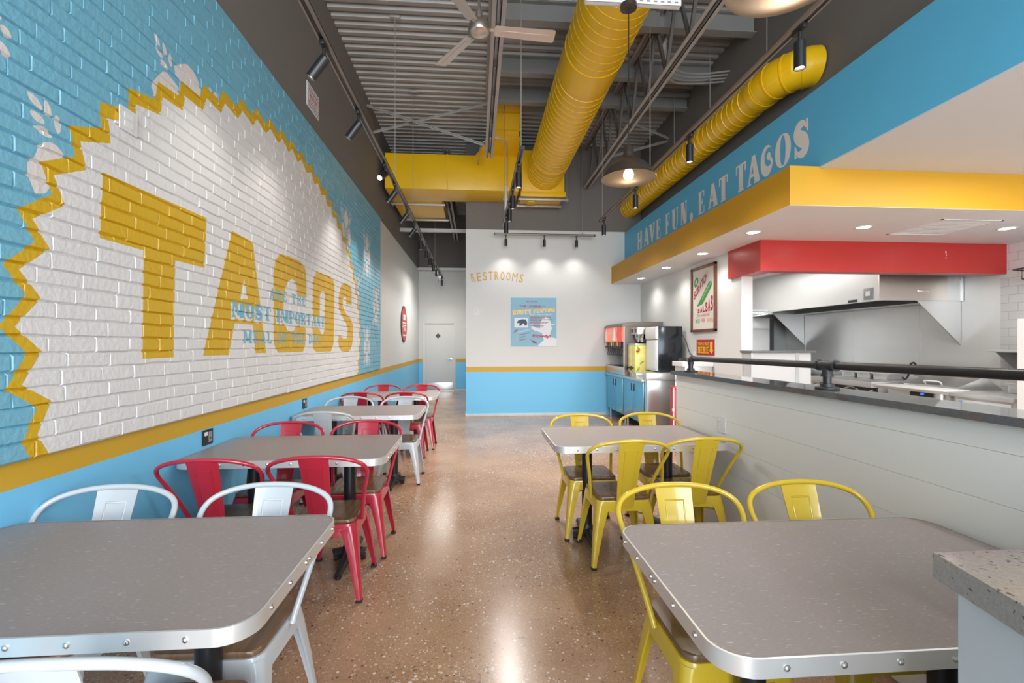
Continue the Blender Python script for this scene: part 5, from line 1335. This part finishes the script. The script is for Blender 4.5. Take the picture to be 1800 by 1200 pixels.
# countertop cooler
t = thing('countertop_cooler', 'dark sided countertop cooler with a pale glass door', 'refrigerator', (3.1, 7.64, 1.0))
MB().box(2.93, 3.33, 7.40, 7.88, 1.0, 1.742).build('cabinet', M['cooler_dark'], t, bevel=0.008)
d = MB().box(2.90, 2.93, 7.41, 7.87, 1.02, 1.52).build('glass_door', M['white_plastic'], t, bevel=0.004)
MB().box(2.894, 2.901, 7.45, 7.83, 1.05, 1.49).build('pane', M['poster_white'], d)
MB().prism([(2.93, 1.53), (2.90, 1.53), (2.885, 1.56), (2.885, 1.70), (2.905, 1.735), (2.93, 1.74)], 7.41, 7.87, 0, lambda a, q, z: (a, z, q)).build('header_sign', M['white_plastic'], t)
for z in (1.15, 1.27, 1.39): MB().box(2.891, 2.896, 7.46, 7.82, z, z + 0.008).build('shelf_edge', M['white_plastic'], d)
o = MB().tube(catmull([(3.33, 7.42, 1.62), (3.37, 7.36, 1.50), (3.385, 7.30, 1.36), (3.385, 7.22, 1.29), (3.39, 7.16, 1.27)], 6), 0.006, 8).build('power_cord', M['black_plastic'])
tag(o, 'black power cord hanging from the dark cooler to the wall', 'cord')
plate('wall_outlet', 'white outlet on the right wall at the end of the cooler cord', lambda a, b_, d: (XR - d, 7.15 - a, 1.28 + b_), 0.075, 0.115, M['white_plastic'], [(-0.02, 0.02, -0.035, 0.035, M['white_plastic'], 'receptacle')])
# red bin and tray shelf
t = thing('waste_bin', 'red plastic bin with white edge beside the end of the half wall', 'bin', (2.93, 6.21, 0))
MB().box(2.645, 3.2, 6.15, 6.27, 0.0, 0.86).build('body', M['bin_red'], t, bevel=0.012)
MB().box(2.638, 2.65, 6.138, 6.16, 0.0, 0.87).build('edge_strip', M['white_plastic'], t, bevel=0.004)
MB().box(2.64, 3.21, 6.14, 6.28, 0.85, 0.875).build('rim', M['bin_red'], t, bevel=0.006)
for z in (0.25, 0.55): MB().box(2.622, 2.645, 6.12, 6.15, z, z + 0.04).build('clip', M['white_plastic'], t, bevel=0.003)
t = thing('tray_cabinet', 'pale cabinet with a white top shelf under the red sign', 'cabinet', (3.15, 6.78, 0))
MB().box(2.98, 3.39, 6.54, 6.88, 0, 1.13).build('body', M['steel_light'], t, bevel=0.004)
MB().box(2.94, 3.395, 6.52, 6.89, 1.13, 1.20).build('top_shelf', M['white_plastic'], t, bevel=0.006)
o = MB().box(3.02, 3.30, 6.58, 6.85, 1.20, 1.245).build('tray_stack', M['black_plastic'], bevel=0.006)
tag(o, 'low stack of dark trays on the white shelf under the red sign', 'trays')

# ================================================================== KITCHEN
t = thing('service_wall', 'low white partition with dark cap at the left of the kitchen opening', 'partition', (3.8, 5.7, 0))
MB().box(3.41, 4.19, 5.62, 5.80, 0, 1.345).build('panel', M['kitchen_white'], t, smooth=0)
MB().box(3.39, 4.235, 5.58, 5.84, 1.345, 1.372).build('dark_cap', M['slab'], t, bevel=0.003)
MB().box(3.985, 4.03, 5.612, 5.622, 0, 1.345).build('steel_trim', M['steel'], t, smooth=0)
MB().box(3.405, 3.425, 5.612, 5.622, 0, 1.345).build('steel_trim', M['steel'], t, smooth=0)
# hood
HX0, HX1, HY0, HY1, HZ0 = 5.34, 6.535, 5.88, 9.0, 2.035
t = thing('exhaust_hood', 'long stainless exhaust hood over the cooking line', 'hood', (5.9, 7.4, HZ0))
MB().box(HX0, HX0 + 0.012, HY0 + 0.012, HY1, HZ0, 2.685).build('side_panel', M['hood_side'], t, smooth=0)
MB().box(HX0, HX1 - 0.22, HY0, HY0 + 0.012, HZ0, 2.685).build('end_panel', M['brushed'], t, smooth=0)
MB().box(HX1 - 0.22, HX1, HY0, HY0 + 0.02, HZ0, 2.685).build('closure_panel', M['steel_light'], t, smooth=0)
MB().box(HX1 - 0.02, HX1, HY0 - .02, HY0, HZ0, 2.685).build('closure_edge', M['chrome'], t, smooth=0)
MB().box(HX0, HX1, HY1 - 0.012, HY1, HZ0, 2.685).build('end_panel', M['brushed'], t, smooth=0)
MB().box(HX0 + .012, HX1, HY0 + .012, HY1 - .012, 2.40, 2.42).hexa([(HX0 + .25, HY0 + .02, 2.10), (HX0 + .30, HY0 + .02, 2.08), (HX0 + .30, HY1 - .02, 2.08), (HX0 + .25, HY1 - .02, 2.10), (HX1 - .1, HY0 + .02, 2.41), (HX1 - .05, HY0 + .02, 2.40), (HX1 - .05, HY1 - .02, 2.40), (HX1 - .1, HY1 - .02, 2.41)]).build('grease_filter', M['hood_inside'], t, smooth=0)
MB().box(6.36, 6.40, HY0 + .025, HY1 - .012, HZ0 + 0.005, 2.40).build('inner_back', M['hood_inside'], t, smooth=0)
MB().box(6.345, 6.41, HY0 + .025, HY1 - .012, HZ0 - 0.006, HZ0 + 0.012).build('inner_lip', M['steel_light'], t, smooth=0)
MB().box(HX0 + 0.012, HX0 + 0.06, HY0 + .012, HY1 - .012, HZ0, HZ0 + 0.03).build('drip_gutter', M['steel'], t, smooth=0)
for y, nm in ((HY0 + 0.02, 'side_skirt'), (8.95, 'side_skirt')):
    MB().prism([(HX0 + 0.55, HZ0 + .01), (HX1, HZ0 + .01), (HX1, 1.44)], y, y + 0.01, 0, lambda a, q, z: (a, z, q)).build(nm, M['steel_light'], t, smooth=0)
hb = MB().box(5.90, 6.06, HY0 - 0.012, HY0 + 0.002, 2.155, 2.18).build('name_plate', M['chrome'], t, bevel=0.003)
c = MB().box(HX0 - 0.012, HX0, 5.98, 6.12, 2.06, 2.215).build('control_box', M['grey_plastic'], t, bevel=0.003)
MB().box(HX0 - 0.015, HX0 - 0.011, 6.015, 6.085, 2.11, 2.175).build('display', M['poster_white'], c)
MB().box(HX0 - 0.006, HX0, 6.24, 6.40, 2.045, 2.08).build('name_plate', M['black_plastic'], t)
b = MB()
for yy in (6.495, 7.73, 8.93): b.box(6.536, 6.54, yy, yy + 0.008, 0.9, 2.03)
o = b.build('panel_seams', M['steel_light'], smooth=0); o['kind'] = 'structure'; o.name = 'trim_6'
# fridge and shelf at the back
t = thing('reach_in_refrigerator', 'tall stainless reach in refrigerator at the back of the kitchen', 'refrigerator', (5.0, 9.2, 0))
MB().box(4.35, 5.80, 8.93, 9.52, 0.1, 1.97).build('body', M['steel_panel'], t, bevel=0.006)
MB().box(4.36, 5.78, 8.90, 8.928, 0.2, 1.74).build('door', M['steel_panel'], t, bevel=0.006)
MB().box(4.36, 5.78, 8.905, 8.928, 1.76, 1.96).build('header_panel', M['steel_panel'], t, bevel=0.006)
MB().box(5.805, 5.90, 8.95, 9.5, 0.1, 1.95).build('side_gap_panel', M['black_plastic'], t)
t = thing('wire_shelf', 'chrome wire shelf on a slanted bracket at the left of the kitchen', 'shelf', (3.95, 6.8, 1.9))
b = MB()
for k in range(10): b.cyl((3.57, 6.60 + k * 0.05, 1.915), (4.33, 6.60 + k * 0.05, 1.915), 0.003, 6)
for xx in (3.58, 3.95, 4.32): b.cyl((xx, 6.6, 1.905), (xx, 7.05, 1.905), 0.004, 6)
for yy in (6.6, 7.05):
    b.cyl((3.57, yy, 1.90), (4.33, yy, 1.90), 0.004, 6); b.cyl((3.57, yy, 1.945), (4.33, yy, 1.945), 0.004, 6)
    b.tube([(3.57 + 0.0475 * i, yy, 1.90 + 0.045 * (i % 2)) for i in range(17)], 0.0025, 5)
b.build('wire_deck', M['chrome'], t)
for yy in (6.6, 7.05): MB().tube([(3.55, yy, 1.79), (4.33, yy, 1.895)], 0.008, 8).build('bracket', M['chrome'], t)
# cooking line
t = thing('griddle', 'stainless griddle with black control front under the hood', 'griddle', (5.7, 6.3, 0))
for xx in (5.26, 6.24):
    for yy in (5.82, 6.88): MB().cyl((xx, yy, 0), (xx, yy, 0.55), 0.025, 12).build('leg', M['steel'], t)
MB().box(5.2, 6.3, 5.75, 6.95, 0.55, 0.90).build('body', M['steel_light'], t, bevel=0.005)
MB().box(5.18, 5.205, 5.75, 6.75, 0.78, 0.885).build('control_front', M['black_plastic'], t, bevel=0.003)
MB().box(5.10, 6.3, 5.74, 6.96, 0.885, 0.965).build('top_plate', M['steel'], t, bevel=0.006)
MB().box(6.2, 6.3, 5.75, 6.95, 0.965, 1.16).build('back_splash', M['steel'], t, bevel=0.004)
b = MB().tube(catmull([(5.175, 6.7 - i * 0.09, 0.84 + 0.028 * math.sin(i * 1.3)) for i in range(11)], 4), 0.006, 6); b.build('wave_stripe', M['white_plastic'], t)
MB().box(5.18, 5.205, 6.76, 6.94, 0.78, 0.885).build('knob_panel', M['steel_light'], t)
MB().cyl((5.18, 6.86, 0.835), (5.15, 6.86, 0.835), 0.026, 18).build('knob', M['chrome'], t)
t = thing('burner_range', 'stainless range at the far end of the cooking line', 'range', (5.8, 7.9, 0))
MB().box(5.25, 6.35, 7.02, 8.7, 0.1, 0.88).build('body', M['steel_light'], t, bevel=0.005)
for xx in (5.32, 6.28):
    for yy in (7.1, 8.62): MB().cyl((xx, yy, 0), (xx, yy, 0.1), 0.03, 12).build('leg', M['steel'], t)
MB().box(5.3, 6.2, 7.06, 8.66, 0.88, 0.91).build('grates', M['black_iron'], t)
MB().box(6.2, 6.35, 7.02, 8.7, 0.88, 1.12).build('back_riser', M['steel'], t, bevel=0.004)
for yy, lab in ((6.1, 'small steel pan nearest the prep table on the griddle'), (6.38, 'small steel pan in the middle of the griddle'), (6.66, 'small steel pan farthest along the griddle')):
    t = thing('steel_pan', lab, 'pan', (5.75, yy, 0.965), 'pans on the griddle')
    MB().box(5.55, 5.95, yy - 0.11, yy + 0.11, 0.966, 1.05).build('body', M['steel'], t, bevel=0.01)
    MB().box(5.53, 5.97, yy - 0.125, yy + 0.125, 1.04, 1.058).build('rim', M['steel_light'], t, bevel=0.004)
o = MB().tube(catmull([(5.9, 5.86, 1.07), (5.86, 5.90, 1.20), (5.75, 5.86, 1.16), (5.7, 5.82, 1.05), (5.6, 5.76, 1.0), (5.5, 5.70, 1.02)], 6), 0.012, 8).build('black_hose', M['black_plastic'])
tag(o, 'thin black hose looping between griddle and prep table', 'hose')
# prep table with sloped lid
t = thing('prep_table', 'refrigerated prep table with sloped steel lid and white cutting board', 'prep table', (5.7, 5.05, 0))
MB().box(5.22, 6.45, 4.72, 5.62, 0.0, 0.90).build('body', M['steel_light'], t, bevel=0.004)
MB().box(5.05, 5.36, 4.74, 5.62, 0.933, 0.952).build('cutting_board', M['white_plastic'], t, bevel=0.004)
MB().box(5.09, 6.45, 4.72, 5.63, 0.90, 0.932).build('worktop', M['steel'], t, bevel=0.003)
l = MB().hexa([(5.40, 4.90, .934), (5.40, 5.58, .934), (5.95, 5.58, .934), (5.95, 4.90, .934), (5.40, 4.90, .965), (5.40, 5.58, .965), (5.72, 5.58, 1.085), (5.72, 4.90, 1.085)]).build('lid', M['steel'], t, bevel=0.004)
MB().tube(catmull([(5.45, 5.14, .98), (5.43, 5.14, 1.005), (5.425, 5.18, 1.012), (5.425, 5.30, 1.012), (5.43, 5.34, 1.005), (5.45, 5.34, .98)], 4), 0.009, 8).build('handle', M['white_plastic'], l)
d = MB().box(5.205, 5.222, 5.02, 5.30, 0.84, 0.895).build('control_panel', M['black_plastic'], t)
MB().box(5.20, 5.206, 5.12, 5.16, 0.86, 0.88).build('display', M['led_blue'], d)
MB().cyl((5.12, 4.84, .84), (5.12, 4.84, .90), 0.04, 18).build('caster_cup', M['steel'], t)
MB().box(5.20, 5.222, 4.76, 5.56, 0.15, 0.76).build('door', M['steel_panel'], t, bevel=0.004)
t = thing('undercounter_refrigerator', 'low stainless refrigerator with recessed handle right of the prep table', 'refrigerator', (5.7, 4.4, 0))
MB().box(5.14, 6.45, 4.12, 4.70, 0.0, 0.895).build('body', M['steel_light'], t, bevel=0.004)
MB().box(5.08, 6.45, 4.10, 4.71, 0.895, 0.935).build('worktop', M['steel'], t, bevel=0.004)
MB().box(6.35, 6.45, 4.10, 4.71, 0.935, 1.06).build('back_splash', M['steel'], t, bevel=0.004)
d = MB().box(5.115, 5.142, 4.15, 4.66, 0.14, 0.87).build('door', M['steel_panel'], t, bevel=0.004)
MB().box(5.108, 5.118, 4.24, 4.50, 0.775, 0.84).build('handle', M['black_plastic'], d, bevel=0.004)
MB().box(5.104, 5.112, 4.27, 4.48, 0.778, 0.815).build('handle_lip', M['steel'], d, bevel=0.003)
MB().box(5.110, 5.117, 4.60, 4.64, 0.83, 0.86).build('sticker', M['poster_blue'], d)
for x, y, lab in ((5.75, 4.45, 'nearer steel food pan on the low refrigerator'), (6.1, 4.5, 'farther steel food pan against the splashback')):
    t = thing('food_pan', lab, 'pan', (x, y, 0.936), 'food pans')
    MB().box(x - .14, x + .14, y - .13, y + .13, 0.936, 1.04).build('body', M['steel'], t, bevel=0.01)
    MB().box(x - .155, x + .155, y - .145, y + .145, 1.03, 1.045).build('rim', M['steel_light'], t, bevel=0.004)
t = thing('glass_door_refrigerator', 'white framed glass door refrigerator at the right edge of the view', 'refrigerator', (5.5, 3.7, 0))
MB().box(5.12, 5.85, 3.3, 4.06, 0.05, 1.69).build('cabinet', M['white_plastic'], t, bevel=0.006)
b = MB()
for q in ((3.36, 4.0, 1.62, 1.69), (3.36, 4.0, 0.05, 0.13), (3.3, 3.36, .05, 1.69), (4.0, 4.06, .05, 1.69)): b.box(5.07, 5.119, *q)
d = b.build('door_frame', M['white_plastic'], t, smooth=0)
MB().box(5.095, 5.115, 3.36, 4.0, .13, 1.62).build('pane', M['glass_dark'], d)
t = thing('wall_shelf', 'stainless wall shelf with triangular bracket on the tiled wall', 'shelf', (6.37, 4.9, 1.36))
MB().box(6.20, 6.535, 4.4, 5.30, 1.355, 1.385).build('board', M['steel_light'], t, bevel=0.004)
for y in (4.55, 5.2): MB().prism([(6.22, 1.355), (6.535, 1.355), (6.535, 1.12), (6.515, 1.12)], y, y + 0.012, 0, lambda a, q, z: (a, z, q)).build('bracket', M['steel'], t, smooth=0)
t = thing('wire_rack', 'black wire rack hung high on the tiled wall', 'rack', (6.35, 4.8, 2.2))
b = MB()
for z in (2.20, 2.32):
    b.tube([(6.535, 5.10, z), (6.28, 5.07 - 0.1 * (z < 2.25), z), (6.24, 5.0 - 0.1 * (z < 2.25), z), (6.24, 4.4, z), (6.535, 4.36, z)], 0.009, 8)
for y in (4.5, 4.65, 4.8, 4.95): b.tube([(6.535, y, 2.32), (6.24, y, 2.32), (6.24, y, 2.20), (6.535, y, 2.20)], 0.006, 6)
b.build('wire_frame', M['black_metal'], t)
